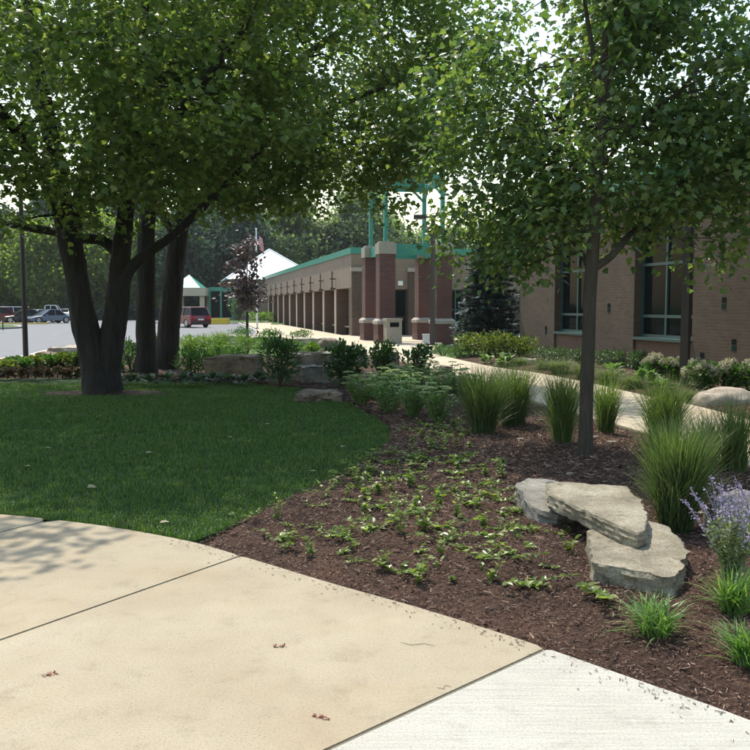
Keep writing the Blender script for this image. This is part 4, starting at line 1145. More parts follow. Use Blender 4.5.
def skeleton(paths):
    pts = []
    for P, r in paths:
        for p, q in zip(P, r): pts.append((*p, q))
    return np.array(pts)
def wiggle(a, b, n, amp, r_, sag=0.0):
    t = np.linspace(0, 1, n)[:, None]
    P = a + (b - a) * t
    L = np.linalg.norm(b - a)
    w = r_.normal(0, amp * L, (n, 3)); w[0] = 0; w[-1] = 0
    P = P + w * np.sin(np.pi * t)
    P[:, 2:3] += sag * L * np.sin(np.pi * t)
    return P
def fine(P, r, k=6):
    Q = np.array(smooth_curve(P, k))
    rr = np.interp(np.linspace(0, len(r) - 1, len(Q)), np.arange(len(r)), r)
    return Q, rr
def make_tree(name, base, paths, ells, ncl, leaves, size, leafT, leafF, lm, bm_, label, cat='tree', group=None, seed=1, spread=(.42, .42, .2), nsides=10, zmin=-9, cut=None, shell=.25, droop=.25, flare=None):
    r_ = np.random.default_rng(seed)
    e = empty(name, base, 0, label, cat, group)
    B = np.array(base, float)
    mb = MB()
    sk = []
    for P, rad in paths:
        Q, rr = fine(P, rad)
        Q = Q - B
        if nsides >= 10 and rr[0] > .06:            # ridged bark on the stem itself
            Q, rr = np.array(smooth_curve(Q, 5)), np.interp(np.linspace(0, len(rr) - 1, (len(rr) - 1) * 5 + 1), np.arange(len(rr)), rr)
            ns = 36
            mb.tube(Q, rr, ns)
            Vt = mb.v[-3 if len(mb.v) > 2 else 0]
            for i_ in range(len(Q)):
                for j_ in range(ns):
                    q_ = Vt[i_ * ns + j_]
                    dv = q_ - Q[i_]
                    nn = noise.noise(Vector((q_[0] * 9, q_[1] * 9, q_[2] * 1.3))) + .6 * noise.noise(Vector((q_[0] * 21, q_[1] * 21, q_[2] * 3.0)))
                    big = noise.noise(Vector((q_[0] * 2.2, q_[1] * 2.2, q_[2] * .7 + 3)))
                    Vt[i_ * ns + j_] = Q[i_] + dv * (1 + .11 * nn + .13 * big)
        else:
            jit = r_.normal(0, .02, Q.shape) * rr[:, None] * 2; jit[0] = 0
            mb.tube(Q + jit, rr, nsides)
        sk.append(np.concatenate([Q, rr[:, None]], 1))
    SK = np.concatenate(sk)
    C = []
    vols = np.array([el[1][0] * el[1][1] * el[1][2] for el in ells]); cnt = np.round(ncl * vols / vols.sum()).astype(int)
    for (c, rad), k in zip(ells, cnt):
        while k > 0:
            d = r_.normal(0, 1, 3); d /= np.linalg.norm(d)
            t = r_.uniform(shell ** 3, 1) ** (1 / 3)
            p = np.array(c) + d * np.array(rad) * t
            if p[2] < zmin or (cut is not None and cut(p)): continue
            C.append(p - B); k -= 1
    C = np.array(C)
    order = np.argsort([np.min(np.linalg.norm(SK[:, :3] - c, axis=1)) for c in C])
    twig_pts = []
    for i in order:
        c = C[i]
        dd = np.linalg.norm((SK[:, :3] - c) * np.array([1, 1, 1.35]), axis=1) + np.where(SK[:, 2] > c[2] + .2, 1.0, 0) + np.where(SK[:, 3] < .012, .6, 0)
        j = int(np.argmin(dd))
        a = SK[j, :3]
        L = np.linalg.norm(c - a)
        r0 = min(SK[j, 3] * .55, .012 + .016 * L)
        n = max(4, int(L / .3) + 3)
        P = wiggle(a, c, n, .035, r_, .06)
        rr = np.linspace(r0, .005, n)
        mb.tube(P, rr, 5, cap=False)
        SK = np.concatenate([SK, np.concatenate([P[1:], rr[1:, None]], 1)])
        twig_pts.append(P[n // 2:])
    tr = mb.obj('trunk', bm_, e, smooth=True)
    # leaves round every twig end
    per = leaves // len(C)
    ci = np.repeat(np.arange(len(C)), per)
    k = len(ci)
    sp = np.array(spread) * r_.uniform(.7, 1.25, (len(C), 1))
    off = r_.normal(0, 1, (k, 3)) * sp[ci]
    pos = C[ci] + off
    # some leaves along the twigs
    tp = np.concatenate(twig_pts)
    kk = k // 5
    pick = r_.integers(0, len(tp), kk)
    pos[:kk] = tp[pick] + r_.normal(0, .13, (kk, 3))
    out = off.copy(); out[:, 2] *= .3
    az = r_.uniform(0, 2 * np.pi, k)
    A = out / (np.linalg.norm(out, axis=1)[:, None] + 1e-6) * .8 + np.stack([np.cos(az), np.sin(az), np.zeros(k)], 1) * .7
    A[:, 2] -= droop + r_.normal(0, .35, k)
    N = np.stack([r_.normal(0, .75, k), r_.normal(0, .75, k), np.ones(k)], 1)
    mb = MB()
    mb.scatter(leafT, leafF, pos, A, N, size * (.45 + .85 * r_.beta(2.2, 1.8, k)))
    mb.obj('crown', lm, e)
    return e

T1 = 16.0
def sun_gap(p):                            # opening added to the crown's shape to let sunlight down to the sedums
    q = np.array([.45, 14.3, .3])
    sd = np.array(sdir)
    w_ = p - q
    return np.linalg.norm(w_ - sd * w_.dot(sd)) < .95
def PP(lst, Y): return [D(a[0], a[1], Y if len(a) == 2 else a[2]) for a in lst]
bA = G(101, 391); bA[2] = -.05
pA = (PP([(100, 396), (96, 372), (90, 345), (80, 300), (70, 240), (58, 180), (46, 110), (32, 40), (20, -60)], T1), [.33, .26, .24, .23, .215, .175, .14, .10, .05])
pB = (PP([(106, 396), (107, 372), (111, 345), (117, 300), (122, 250), (127, 200), (132, 140), (141, 60), (150, -60)], T1 + .1), [.33, .26, .235, .215, .17, .15, .125, .09, .05])
pC = (PP([(116, 300), (128, 272), (145, 255), (172, 236), (205, 205), (240, 170), (285, 130)], T1), [.15, .11, .09, .078, .065, .045, .02])
pD = (PP([(120, 255), (103, 241), (82, 238), (50, 231), (10, 224), (-40, 205)], T1 + .6), [.11, .10, .09, .08, .06, .03])
pE = (PP([(70, 240), (82, 190), (96, 130), (110, 60), (122, -20)], T1 - .5), [.16, .13, .1, .07, .03])
pF = (PP([(127, 200), (160, 140, 15), (205, 80, 14), (250, 20, 13)], T1), [.13, .10, .07, .03])
pG = (PP([(70, 235), (40, 170, 15), (0, 110, 13.5), (-50, 60, 12.5)], T1), [.13, .10, .07, .03])
ft = MB()
make_tree('shade_tree', bA, [pA, pB, pC, pD, pE, pF, pG],
          [((-5.6, 14.6, 6.9), (5.4, 4.7, 3.5)), ((-2.6, 13.8, 6.2), (2.6, 3.0, 2.5)), ((-7.2, 13.2, 4.2), (2.0, 2.4, 1.5)), ((-4.5, 10.0, 6.6), (1.6, 1.2, .9)), ((-5.4, 14.3, 4.0), (3.8, 2.0, 1.1)), ((-7.6, 12.0, 3.6), (1.6, 1.4, .8))], 480, 50000, .112, maple[[0, 2, 4, 5, 7, 9, 10, 12]], np.array([(0, 1, 2, 3), (0, 3, 4, 5), (0, 5, 6, 7)]), M['leaf_big'], M['bark_dark'],
          'big shade tree with two dark trunks forking from one base on the lawn', seed=11, zmin=2.85, spread=(.37, .37, .19))
bB = G(146, 374); bB[2] = -.05
make_tree('shade_tree', bB, [(PP([(146, 378), (146, 350), (145.5, 300), (146, 250), (150, 190), (158, 110), (168, 20), (176, -60)], 20.3), [.30, .235, .215, .2, .17, .13, .08, .04])],
          [((-6.3, 21, 8.2), (4.4, 3.8, 3.6))], 100, 8500, .135, maple[[0, 2, 4, 5, 7, 9, 10, 12]], np.array([(0, 1, 2, 3), (0, 3, 4, 5), (0, 5, 6, 7)]), M['leaf_big'], M['bark_dark'],
          'straight dark trunked tree between the forked tree and the leaning one', seed=12, zmin=4.4, spread=(.5, .5, .26))
bC = G(168, 368); bC[2] = -.05
make_tree('shade_tree', bC, [(PP([(166, 372), (168, 340), (171, 300), (176, 255), (182, 220), (195, 170), (212, 100), (228, 20), (240, -50)], 22.0), [.34, .28, .265, .25, .21, .17, .13, .09, .05]),
                             (PP([(180, 230), (200, 202), (235, 172), (280, 142, 20.5), (330, 110, 19), (390, 85, 18)], 22), [.16, .14, .12, .1, .07, .03]),
                             (PP([(178, 240), (164, 218), (146, 190), (120, 150)], 22), [.12, .1, .08, .04]),
                             (PP([(195, 170), (240, 110), (300, 60, 20), (370, 10, 19)], 22), [.15, .12, .09, .04])],
          [((-1.9, 19.3, 6.9), (3.9, 4.3, 3.4)), ((1.1, 18.6, 7.9), (1.9, 2.2, 2.4)), ((-3.0, 18.0, 5.4), (2.6, 2.6, 1.5)), ((.7, 17.6, 5.5), (1.3, 1.7, 1.25)), ((-.6, 17.3, 4.75), (2.3, 2.0, 1.15)), ((-2.4, 17.3, 4.2), (2.6, 1.7, .95)), ((.4, 17.2, 4.3), (1.3, 1.4, .9)), ((1.7, 18.4, 7.1), (1.0, 1.6, 2.2))], 430, 50000, .113, maple[[0, 2, 4, 5, 7, 9, 10, 12]], np.array([(0, 1, 2, 3), (0, 3, 4, 5), (0, 5, 6, 7)]), M['leaf_big'], M['bark_dark'],
          'tree with a thick leaning dark trunk beside the shrub bed', cut=sun_gap, seed=13, zmin=3.3, spread=(.36, .36, .19))

# the young maple in the bed
bm0 = GB(585, 455)
T2 = bm0[1]
def young_cut(p):
    x = p[0] / p[1] * T2                 # gaps between the limbs where the sky shows
    return (1.47 < x < 1.98 and p[2] > 3.85) or (x > 3.45 and p[2] > 4.55) or (.75 < x < 1.2 and 2.9 < p[2] < 3.5)
make_tree('young_maple', bm0 - np.array([0, 0, .05]), [
    (PP([(584.5, 462), (585.5, 440), (586.5, 400), (588, 350), (590, 300), (592, 265), (596, 200), (601, 130), (604, 70), (606, 0), (607, -90), (608, -190)], T2), [.094, .077, .07, .066, .064, .062, .055, .046, .038, .03, .02, .01]),
    (PP([(593, 268), (604, 262), (617, 250), (636, 228, 9.2), (660, 205, 8.9), (690, 190, 8.7)], T2), [.045, .04, .035, .028, .02, .008]),
    (PP([(602, 110), (594, 60), (586, 10), (576, -60)], T2), [.035, .028, .02, .008]),
    (PP([(602, 120), (614, 65), (628, 15), (645, -60)], T2), [.035, .028, .02, .008]),
    (PP([(591, 270), (572, 240, 9.6), (540, 215, 9.9), (505, 200, 10.2)], T2), [.035, .028, .02, .008]),
    (PP([(598, 170), (640, 120, 9.0), (690, 85, 8.7)], T2), [.035, .024, .008]),
    (PP([(597, 190), (560, 130, 9.8), (530, 90, 10.2)], T2), [.035, .024, .008])],
    [((2.65, 9.5, 3.75), (1.45, 1.45, 1.45)), ((2.45, 9.5, 5.3), (1.05, 1.2, 1.6)), ((1.35, 9.9, 2.95), (.75, .9, .95)), ((3.75, 9.1, 4.0), (.8, .8, 1.4)), ((1.05, 9.9, 3.7), (.5, .7, .8)), ((1.2, 10.0, 4.3), (.35, .6, .5)), ((2.4, 8.9, 2.95), (1.2, .7, .75)), ((3.7, 9.0, 2.85), (.8, .9, .85)), ((1.5, 9.7, 2.5), (.75, .8, .6))],
    400, 26500, .082, maple, mapleF, M['leaf_young'], M['bark_young'],
    'young maple with a slim straight grey trunk in the mulch bed', cat='tree', seed=21, zmin=1.85, spread=(.2, .22, .15), droop=.5, cut=young_cut)

# background trees: a few kinds, copied
def bg_tree(seed, h, w, lm, n, size, base_z=.18):
    e = empty('broadleaf_tree')
    r_ = np.random.default_rng(seed)
    mb = MB()
    mb.tube([(0, 0, -.3), (.05, 0, h * .3), (0, .1, h * .6), (0, 0, h * .85)], [.3, .24, .16, .05], 8)
    C = []
    for k in range(80):
        t = r_.uniform(base_z, 1)
        rr = w * math.sin(math.pi * min(1, max(.05, (t - base_z) / (1 - base_z) * .86 + .12))) ** .7
        a = r_.uniform(0, 2 * math.pi); q = rr * r_.uniform(.45, 1)
        C.append((q * math.cos(a), q * math.sin(a), t * h))
        if k % 3 == 0: mb.tube([(0, 0, t * h * .8), (q * .5 * math.cos(a), q * .5 * math.sin(a), t * h * .93), C[-1]], [.1, .07, .03], 5, cap=False)
    mb.obj('trunk', M['bark_dark'], e, smooth=True)
    C = np.array(C)
    ci = np.repeat(np.arange(len(C)), n // len(C)); k = len(ci)
    pos = C[ci] + r_.normal(0, 1, (k, 3)) * np.array([w * .2, w * .2, h * .045])
    az = r_.uniform(0, 6.28, k)
    A = np.stack([np.cos(az), np.sin(az), r_.normal(-.2, .4, k)], 1)
    N = np.stack([r_.normal(0, 1, k), r_.normal(0, 1, k), np.ones(k) * .6], 1)
    mb = MB(); mb.scatter(clump, clumpF, pos, A, N, size * r_.uniform(.6, 1.4, k))
    mb.obj('crown', lm, e)
    return e
kinds = {}
def put_tree(kind, loc, sc, rz, label, group):
    if kind not in kinds:
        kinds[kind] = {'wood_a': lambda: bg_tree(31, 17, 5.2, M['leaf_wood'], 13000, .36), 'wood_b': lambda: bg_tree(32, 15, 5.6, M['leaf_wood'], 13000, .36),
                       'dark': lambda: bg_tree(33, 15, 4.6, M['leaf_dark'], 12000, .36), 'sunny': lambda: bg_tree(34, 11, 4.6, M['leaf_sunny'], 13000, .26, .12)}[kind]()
        o = kinds[kind]
    else:
        o = copy_tree(kinds[kind])
    o.location = loc; o.rotation_euler = (0, 0, rz); o.scale = (sc,) * 3
    return tag(o, label, 'tree', group)
rr_ = random.Random(5)
for row, (Y, z, n, x0, x1) in enumerate(((128, 0, 13, -62, 14), (146, 1.5, 14, -66, 26), (166, 3.0, 15, -72, 44))):
    for i in range(n):
        x = x0 + (x1 - x0) * (i + rr_.uniform(.2, .8)) / n
        kd = ['wood_a', 'wood_b', 'wood_b', 'dark'][rr_.randrange(4)] if x > -36 else ['dark', 'wood_a'][i % 2]
        put_tree(kd, (x, Y + rr_.uniform(-5, 5), z - .3), rr_.uniform(.8, 1.12) * (1.0 if x < 3 else .82), rr_.uniform(0, 6), 'distant broadleaf tree in the wood behind the buildings', 'trees of the far wood')
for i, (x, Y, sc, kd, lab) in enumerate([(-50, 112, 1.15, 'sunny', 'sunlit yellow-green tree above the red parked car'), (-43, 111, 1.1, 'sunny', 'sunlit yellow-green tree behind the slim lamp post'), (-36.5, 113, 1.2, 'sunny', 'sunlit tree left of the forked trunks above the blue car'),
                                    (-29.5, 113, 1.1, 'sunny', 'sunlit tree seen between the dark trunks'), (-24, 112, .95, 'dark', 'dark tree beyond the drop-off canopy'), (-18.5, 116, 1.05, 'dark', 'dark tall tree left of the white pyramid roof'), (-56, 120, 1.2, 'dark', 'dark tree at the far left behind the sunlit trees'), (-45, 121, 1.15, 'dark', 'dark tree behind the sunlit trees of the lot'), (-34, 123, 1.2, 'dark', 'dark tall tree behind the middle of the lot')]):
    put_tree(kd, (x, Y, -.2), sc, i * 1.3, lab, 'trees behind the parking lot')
# trees beside and behind the photographer's left, which shade the verge outside the frame are left out

# spruce
def spruce(loc, h, w, label):
    e = empty('blue_spruce', loc, 0, label, 'tree')
    r_ = np.random.default_rng(41)
    mb = MB(); mb.tube([(0, 0, -.1), (0, 0, h * .5), (0, 0, h)], [.13, .08, .015], 8)
    pos, A = [], []
    for k in range(150):
        t = (k + .5) / 150
        z = .15 + t * (h - .25)
        L = w * (1 - t) ** .8 * r_.uniform(.75, 1.1) + .12
        a = k * 2.4
        d = np.array([math.cos(a), math.sin(a), 0])
        P = [np.array([0, 0, z]) + d * L * s + np.array([0, 0, -.16 * L * s + .14 * L * s * s]) for s in np.linspace(0, 1, 5)]
        mb.tube(P, np.linspace(.02, .006, 5), 4, cap=False)
        m_ = int(16 + 60 * L)
        for q in range(m_):
            s = r_.uniform(.15, 1)
            p = np.array([0, 0, z]) + d * L * s + np.array([0, 0, -.16 * L * s + .14 * L * s * s])
            side = np.array([-d[1], d[0], 0]) * r_.choice([-1, 1])
            pos.append(p + side * r_.uniform(0, .22) * (1.1 - s) * 1.2 + r_.normal(0, .03, 3))
            A.append(d * .7 + side * .8 + np.array([0, 0, r_.normal(.1, .25)]))
    mb.obj('trunk', M['bark_dark'], e, smooth=True)
    pos, A = np.array(pos), np.array(A)
    k = len(pos)
    spray = np.array([(0, 0, 0), (.12, .2, .05), (.3, .35, .0), (.16, .5, .05), (.2, .75, 0), (0, 1, .02), (-.2, .75, 0), (-.16, .5, .05), (-.3, .35, 0), (-.12, .2, .05)])
    sF = np.array([(0, 1, 9), (1, 2, 3), (1, 3, 9), (3, 7, 9), (7, 8, 9), (3, 4, 7), (4, 5, 6), (4, 6, 7)])
    mb = MB()
    mb.scatter(spray, sF, pos, A, np.stack([r_.normal(0, .4, k), r_.normal(0, .4, k), np.ones(k)], 1), r_.uniform(.13, .25, k))
    mb.obj('crown', M['needle'], e)
    return e
sp_ = D(488, 345, 31.0); sp_[2] = -.1
spruce(sp_, 4.9, 1.35, 'dark blue-green spruce between the portico and the brick wing')

# purple-leaved tree
pb_ = D(247, 338, 45); pb_[2] = -.1
make_tree('purple_leaf_tree', pb_, [([pb_ + np.array(q) for q in ((0, 0, 0), (.02, 0, 1.2), (.0, 0, 2.6), (.1, 0, 4.6))], [.09, .07, .05, .015])],
          [(tuple(pb_ + np.array([0, 0, 2.9])), (1.15, 1.1, 1.5)), (tuple(pb_ + np.array([.1, 0, 4.4])), (.75, .7, 1.0))], 48, 1250, .17, clump, clumpF, M['leaf_purple'], M['bark_dark'],
          'small purple-leaved tree in front of the white pyramid roof', seed=51, spread=(.22, .22, .2), nsides=7)

# ------------------------------------------------------------------ plants
def blades(mb, n, h, spread, w, r_, base_r=.06, up=.5, segs=5, mat=0, arch=2.0):
    az = r_.uniform(0, 2 * np.pi, n)
    L = h * (1.08 - .62 * r_.uniform(0, 1, n) ** 1.7)
    out = spread * r_.uniform(0.05, 1, n) ** up
    br = base_r * np.sqrt(r_.uniform(0, 1, n)); ba = r_.uniform(0, 2 * np.pi, n)
    d = np.stack([np.cos(az), np.sin(az), np.zeros(n)], 1)
    base = np.stack([br * np.cos(ba), br * np.sin(ba), np.zeros(n) - .01], 1)
    sid = np.stack([-np.sin(az), np.cos(az), np.zeros(n)], 1)
    tw = r_.normal(0, .5, n)
    lat = np.stack([-np.sin(az), np.cos(az), np.zeros(n)], 1) * (r_.normal(0, .13, n) * h)[:, None]
    sid = sid * np.cos(tw)[:, None] + d * np.sin(tw)[:, None]
    rows = []
    for s in np.linspace(0, 1, segs + 1):
        drop = np.clip(out / (h + 1e-6), 0, 1.4)
        p = base + d * (out * s ** arch)[:, None] + lat * (s ** 2)
        p[:, 2] += L * (s - .42 * drop * s ** 3)
        ww = w * (1 - s ** 2.2) * (0.6 + .4 * min(1, s * 5)) + .0006
        rows.append(p - sid * ww / 2); rows.append(p + sid * ww / 2)
    V = np.stack(rows, 1)
    k = V.shape[1]
    o_ = (np.arange(n) * k)[:, None, None]
    q = np.array([(2 * i, 2 * i + 1, 2 * i + 3, 2 * i + 2) for i in range(segs)])[None]
    mb.add(V.reshape(-1, 3), (o_ + q).reshape(-1, 4), mat)
def grass_clump(px, py, wpx, hpx, n, mat, label, seed, w=.007, name='ornamental_grass', cat='grass clump', group='ornamental grasses'):
    p = GB(px, py)
    sc = p[1] / 862
    r_ = np.random.default_rng(seed)
    mb = MB()
    h = hpx * sc
    blades(mb, int(n * 1.5), h * 1.12, wpx * sc * .72, w, r_, base_r=wpx * sc * .24, up=.55, segs=5, arch=1.55)
    blades(mb, int(n * .22), h * .8, wpx * sc * .95, w, r_, base_r=wpx * sc * .27, up=.5, segs=5, arch=1.25)
    o = mb.obj(name, mat)
    o.location = p
    return tag(o, label, cat, group)
grass_clump(483, 433, 48, 66, 750, M['blade_dark'], 'dark ornamental grass clump next to the sedums', 61)
grass_clump(513, 425, 46, 62, 700, M['blade_dark'], 'ornamental grass clump behind the one beside the sedums', 62)
grass_clump(562, 442, 38, 70, 520, M['blade'], 'upright bright green grass clump left of the young maple trunk', 63)
grass_clump(606, 433, 32, 56, 330, M['blade'], 'slim grass clump just right of the young maple trunk', 64)
grass_clump(676, 530, 62, 106, 1350, M['blade_dark'], 'largest dark grass clump behind the stone slabs', 65, w=.006)
grass_clump(664, 448, 54, 72, 620, M['blade'], 'tall light green grass clump at the walkway edge', 66)
grass_clump(733, 471, 50, 74, 330, M['blade'], 'thin see-through grass clump at the right end of the walkway', 67)
grass_clump(704, 470, 40, 58, 300, M['blade'], 'loose grass clump between the largest clump and the walkway', 68)
# low pale grasses along the far side of the walkway
for i, (px, py, wd, ht) in enumerate([(560, 373, 34, 18), (585, 378, 34, 20), (610, 384, 34, 20), (546, 370, 30, 14), (632, 388, 28, 16), (692, 401, 28, 14), (520, 366, 26, 12)]):
    grass_clump(px, py, wd, ht, 260, M['blade_pale'], ['pale grass tuft right of the small flat stone', 'pale grass tuft left of the young maple trunk across the walkway', 'pale grass tuft right of the young maple trunk across the walkway', 'pale grass tuft closest to the small flat stone', 'pale grass tuft left of the larger pale hosta', 'pale grass tuft beside the foot of the dark lamp post', 'pale grass tuft in front of the golden-green shrubs'][i], 70 + i, w=.012, name='pale_grass', group='pale grasses along the walkway')
# liriope tufts
def liriope(px, py, wpx, hpx, n, label, seed):
    return grass_clump(px, py, wpx, hpx, n, M['liriope'], label, seed, w=.011, name='lilyturf', cat='lilyturf', group='lilyturf tufts')
liriope(655, 634, 60, 44, 95, 'bright green lilyturf tuft in front of the stone slabs', 81)
liriope(735, 612, 56, 48, 100, 'lilyturf tuft at the right edge beside the sage', 82)
liriope(748, 662, 60, 46, 110, 'lilyturf tuft nearest the new concrete at the right edge', 83)

def ball_shrub(mb, rx, ry, h, n, size, T, F, r_, shell=.55, zlow=.05, mat=0, up=.5, lumps=9):
    """leaves through a mound made of several lumps"""
    C = []
    for k in range(lumps):
        a = r_.uniform(0, 6.28); q = math.sqrt(r_.uniform(0, .5))
        C.append((q * rx * math.cos(a), q * ry * math.sin(a), h * r_.uniform(.35, .68)))
    C.append((0, 0, h * .55))
    C = np.array(C)
    ci = r_.integers(0, len(C), n)
    d = r_.normal(0, 1, (n, 3)); d /= np.linalg.norm(d, axis=1)[:, None]
    t = r_.uniform(shell ** 3, 1, n) ** (1 / 3) * r_.uniform(.85, 1.1, n)
    pos = C[ci] + d * t[:, None] * np.array([rx * .5, ry * .5, h * .36])
    pos[:, 2] = np.maximum(pos[:, 2], zlow * r_.uniform(.5, 2, n))
    A = d + r_.normal(0, .45, (n, 3)); A[:, 2] += up
    N = d * .6 + np.stack([r_.normal(0, .4, n), r_.normal(0, .4, n), np.ones(n)], 1)
    mb.scatter(T, F, pos, A, N, size * r_.uniform(.6, 1.25, n), mat)
def shrub(px, py, wpx, hpx, n, size, mat, label, seed, T=leaf6, F=leaf6F, name='shrub', cat='shrub', group=None, stems=6, up=.5, lumps=9, z=None, ry=1.0):
    p = GB(px, py) if z is None else G(px, py, z)
    sc = p[1] / 862
    r_ = np.random.default_rng(seed)
    rx, h = wpx * sc / 2, hpx * sc
    e = empty(name, p, 0, label, cat, group)
    mb = MB()
    for k in range(stems):
        a = r_.uniform(0, 6.28)
        mb.tube([(0.02 * math.cos(a), .02 * math.sin(a), -.03), (rx * .3 * math.cos(a), rx * .3 * math.sin(a), h * .4), (rx * .6 * math.cos(a), rx * .6 * math.sin(a), h * .75)], [.014, .01, .005], 5, cap=False)
    mb.obj('stems', M['twig'], e)
    mb = MB()
    ball_shrub(mb, rx, rx * ry, h, n, size, T, F, r_, mat=0, up=up, lumps=lumps)
    mb.obj('foliage', mat, e)
    return e
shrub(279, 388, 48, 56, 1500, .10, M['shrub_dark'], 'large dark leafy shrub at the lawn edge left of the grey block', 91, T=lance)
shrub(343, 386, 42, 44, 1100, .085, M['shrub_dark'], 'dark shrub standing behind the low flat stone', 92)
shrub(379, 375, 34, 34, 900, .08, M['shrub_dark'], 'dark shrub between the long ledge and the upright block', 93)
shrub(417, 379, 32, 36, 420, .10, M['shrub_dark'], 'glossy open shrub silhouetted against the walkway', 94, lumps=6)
for i, (px, py, wd, ht) in enumerate([(472, 357, 36, 24), (497, 358, 40, 27), (522, 358, 36, 22)]):
    shrub(px, py, wd, ht, 1000, .085, M['shrub_gold'], ['golden-green shrub closest to the portico', 'middle and tallest of the three golden-green shrubs', 'golden-green shrub closest to the small flat stone'][i], 100 + i, group='golden-green shrubs under the spruce', up=.8, lumps=14)
for i, (px, py, wd, ht) in enumerate([(443, 357, 26, 14), (458, 358, 20, 11)]):
    shrub(px, py, wd, ht, 420, .07, M['shrub_mid'], ['low green perennial next to the portico lamp post', 'low green perennial left of the golden-green shrubs'][i], 105 + i, name='perennial', cat='perennial', T=lance, up=.9)
for i, (px, py, wd, ht) in enumerate([(552, 366, 46, 20), (582, 367, 44, 21), (612, 368, 44, 19), (640, 370, 36, 19)]):
    shrub(px, py, wd, ht, 1100, .07, M['shrub_dark'], ['low dark juniper below the first wing window, nearest the spruce', 'low dark juniper just left of the young maple trunk', 'low dark juniper just right of the young maple trunk', 'low dark juniper left of the hydrangeas'][i], 110 + i, name='juniper', group='junipers below the wing windows', T=lance, up=.2, lumps=16, ry=.8)

def hosta(px, py, wpx, hpx, n, mat, label, seed, group, name='hosta'):
    p = GB(px, py); sc = p[1] / 862
    r_ = np.random.default_rng(seed)
    R_ = wpx * sc / 2; h = hpx * sc
    big = np.array([(0, 0, 0), (.05, .25, .02), (.24, .45, .05), (.26, .68, .02), (0, 1, -.14), (-.26, .68, .02), (-.24, .45, .05), (-.05, .25, .02), (0, .5, -.02)])
    bF = np.array([(0, 1, 8), (1, 2, 8), (2, 3, 8), (3, 4, 8), (4, 5, 8), (5, 6, 8), (6, 7, 8), (7, 0, 8)])
    az = r_.uniform(0, 6.28, n); el = r_.uniform(.05, 1.2, n)
    A = np.stack([np.cos(az) * np.cos(el), np.sin(az) * np.cos(el), np.sin(el) * .8], 1)
    pos = np.stack([np.cos(az) * R_ * .15, np.sin(az) * R_ * .15, h * .12 + h * .3 * np.sin(el)], 1)
    N = np.stack([-np.cos(az) * .3, -np.sin(az) * .3, np.ones(n)], 1)
    mb = MB(); mb.scatter(big, bF, pos, A, N, R_ * r_.uniform(.7, 1.1, n))
    o = mb.obj(name, mat); o.location = p
    return tag(o, label, 'hosta', group)
for i, (px, py, wd, ht) in enumerate([(487, 364, 20, 9), (505, 366, 22, 10), (645, 385, 30, 16), (660, 390, 26, 13), (613, 377, 26, 15)]):
    hosta(px, py, wd, ht, 44, M['hosta'], ['pale hosta nearest the golden-green shrubs', 'pale hosta at the walkway edge before the golden-green shrubs', 'larger pale hosta left of the hydrangeas', 'pale hosta right behind the tall light green grass', 'pale hosta beneath the first wing window'][i], 120 + i, 'pale hostas along the walkway')
for i, px in enumerate([118, 133, 150, 168, 184, 200, 214, 228, 243, 258]):
    hosta(px, 383 + (i % 3), 20, 11, 40, M['hosta_blue'], 'bluish low hosta in the shaded row at the lawn edge', 130 + i, 'bluish hostas edging the lawn')

# hydrangeas
def hydrangea(px, py, wpx, hpx, nb, label, seed):
    e = shrub(px, py, wpx, hpx, 520, .09, M['shrub_mid'], label, seed, name='hydrangea', cat='hydrangea', group='hydrangeas along the wing')
    p = GB(px, py); sc = p[1] / 862
    r_ = np.random.default_rng(seed + 7)
    me = bloom_mesh()
    for k in range(nb):
        a = r_.uniform(0, 6.28); q = math.sqrt(r_.uniform(0, 1)) * .98
        rx, h = wpx * sc / 2, hpx * sc
        o = link('flower_head', me, e, (q * rx * math.cos(a), q * rx * math.sin(a), h * (1.0 - .42 * q * q) + r_.uniform(-.05, .04)), r_.uniform(0, 6), r_.uniform(.8, 1.25))
    return e
_bl = []
def bloom_mesh():
    if not _bl:
        r_ = np.random.default_rng(3)
        n = 120
        d = r_.normal(0, 1, (n, 3)); d /= np.linalg.norm(d, axis=1)[:, None]
        mb = MB(); mb.scatter(leaf6, leaf6F, d * np.array([.06, .06, .065]), r_.normal(0, 1, (n, 3)), d, .04)
        mb.add([(0, 0, -.06), (.045, 0, 0), (0, .045, 0), (-.045, 0, 0), (0, -.045, 0), (0, 0, .055)], np.array([(0, 2, 1), (0, 3, 2), (0, 4, 3), (0, 1, 4), (5, 1, 2), (5, 2, 3), (5, 3, 4), (5, 4, 1)]))
        _bl.append(mb.mesh('flower_head', M['bloom']))
    return _bl[0]
for i, (px, py, wd, ht, nb) in enumerate([(656, 379, 30, 22, 16), (674, 380, 26, 20, 12), (701, 389, 36, 27, 20), (728, 390, 36, 27, 22), (755, 391, 40, 28, 20)]):
    hydrangea(px, py, wd, ht, nb, ['cream hydrangea farthest left, under the second window', 'cream hydrangea directly left of the dark lamp post', 'cream hydrangea directly right of the dark lamp post', 'cream hydrangea above the smooth pale boulder', 'cream hydrangea cut by the right edge of the picture'][i], 150 + i)

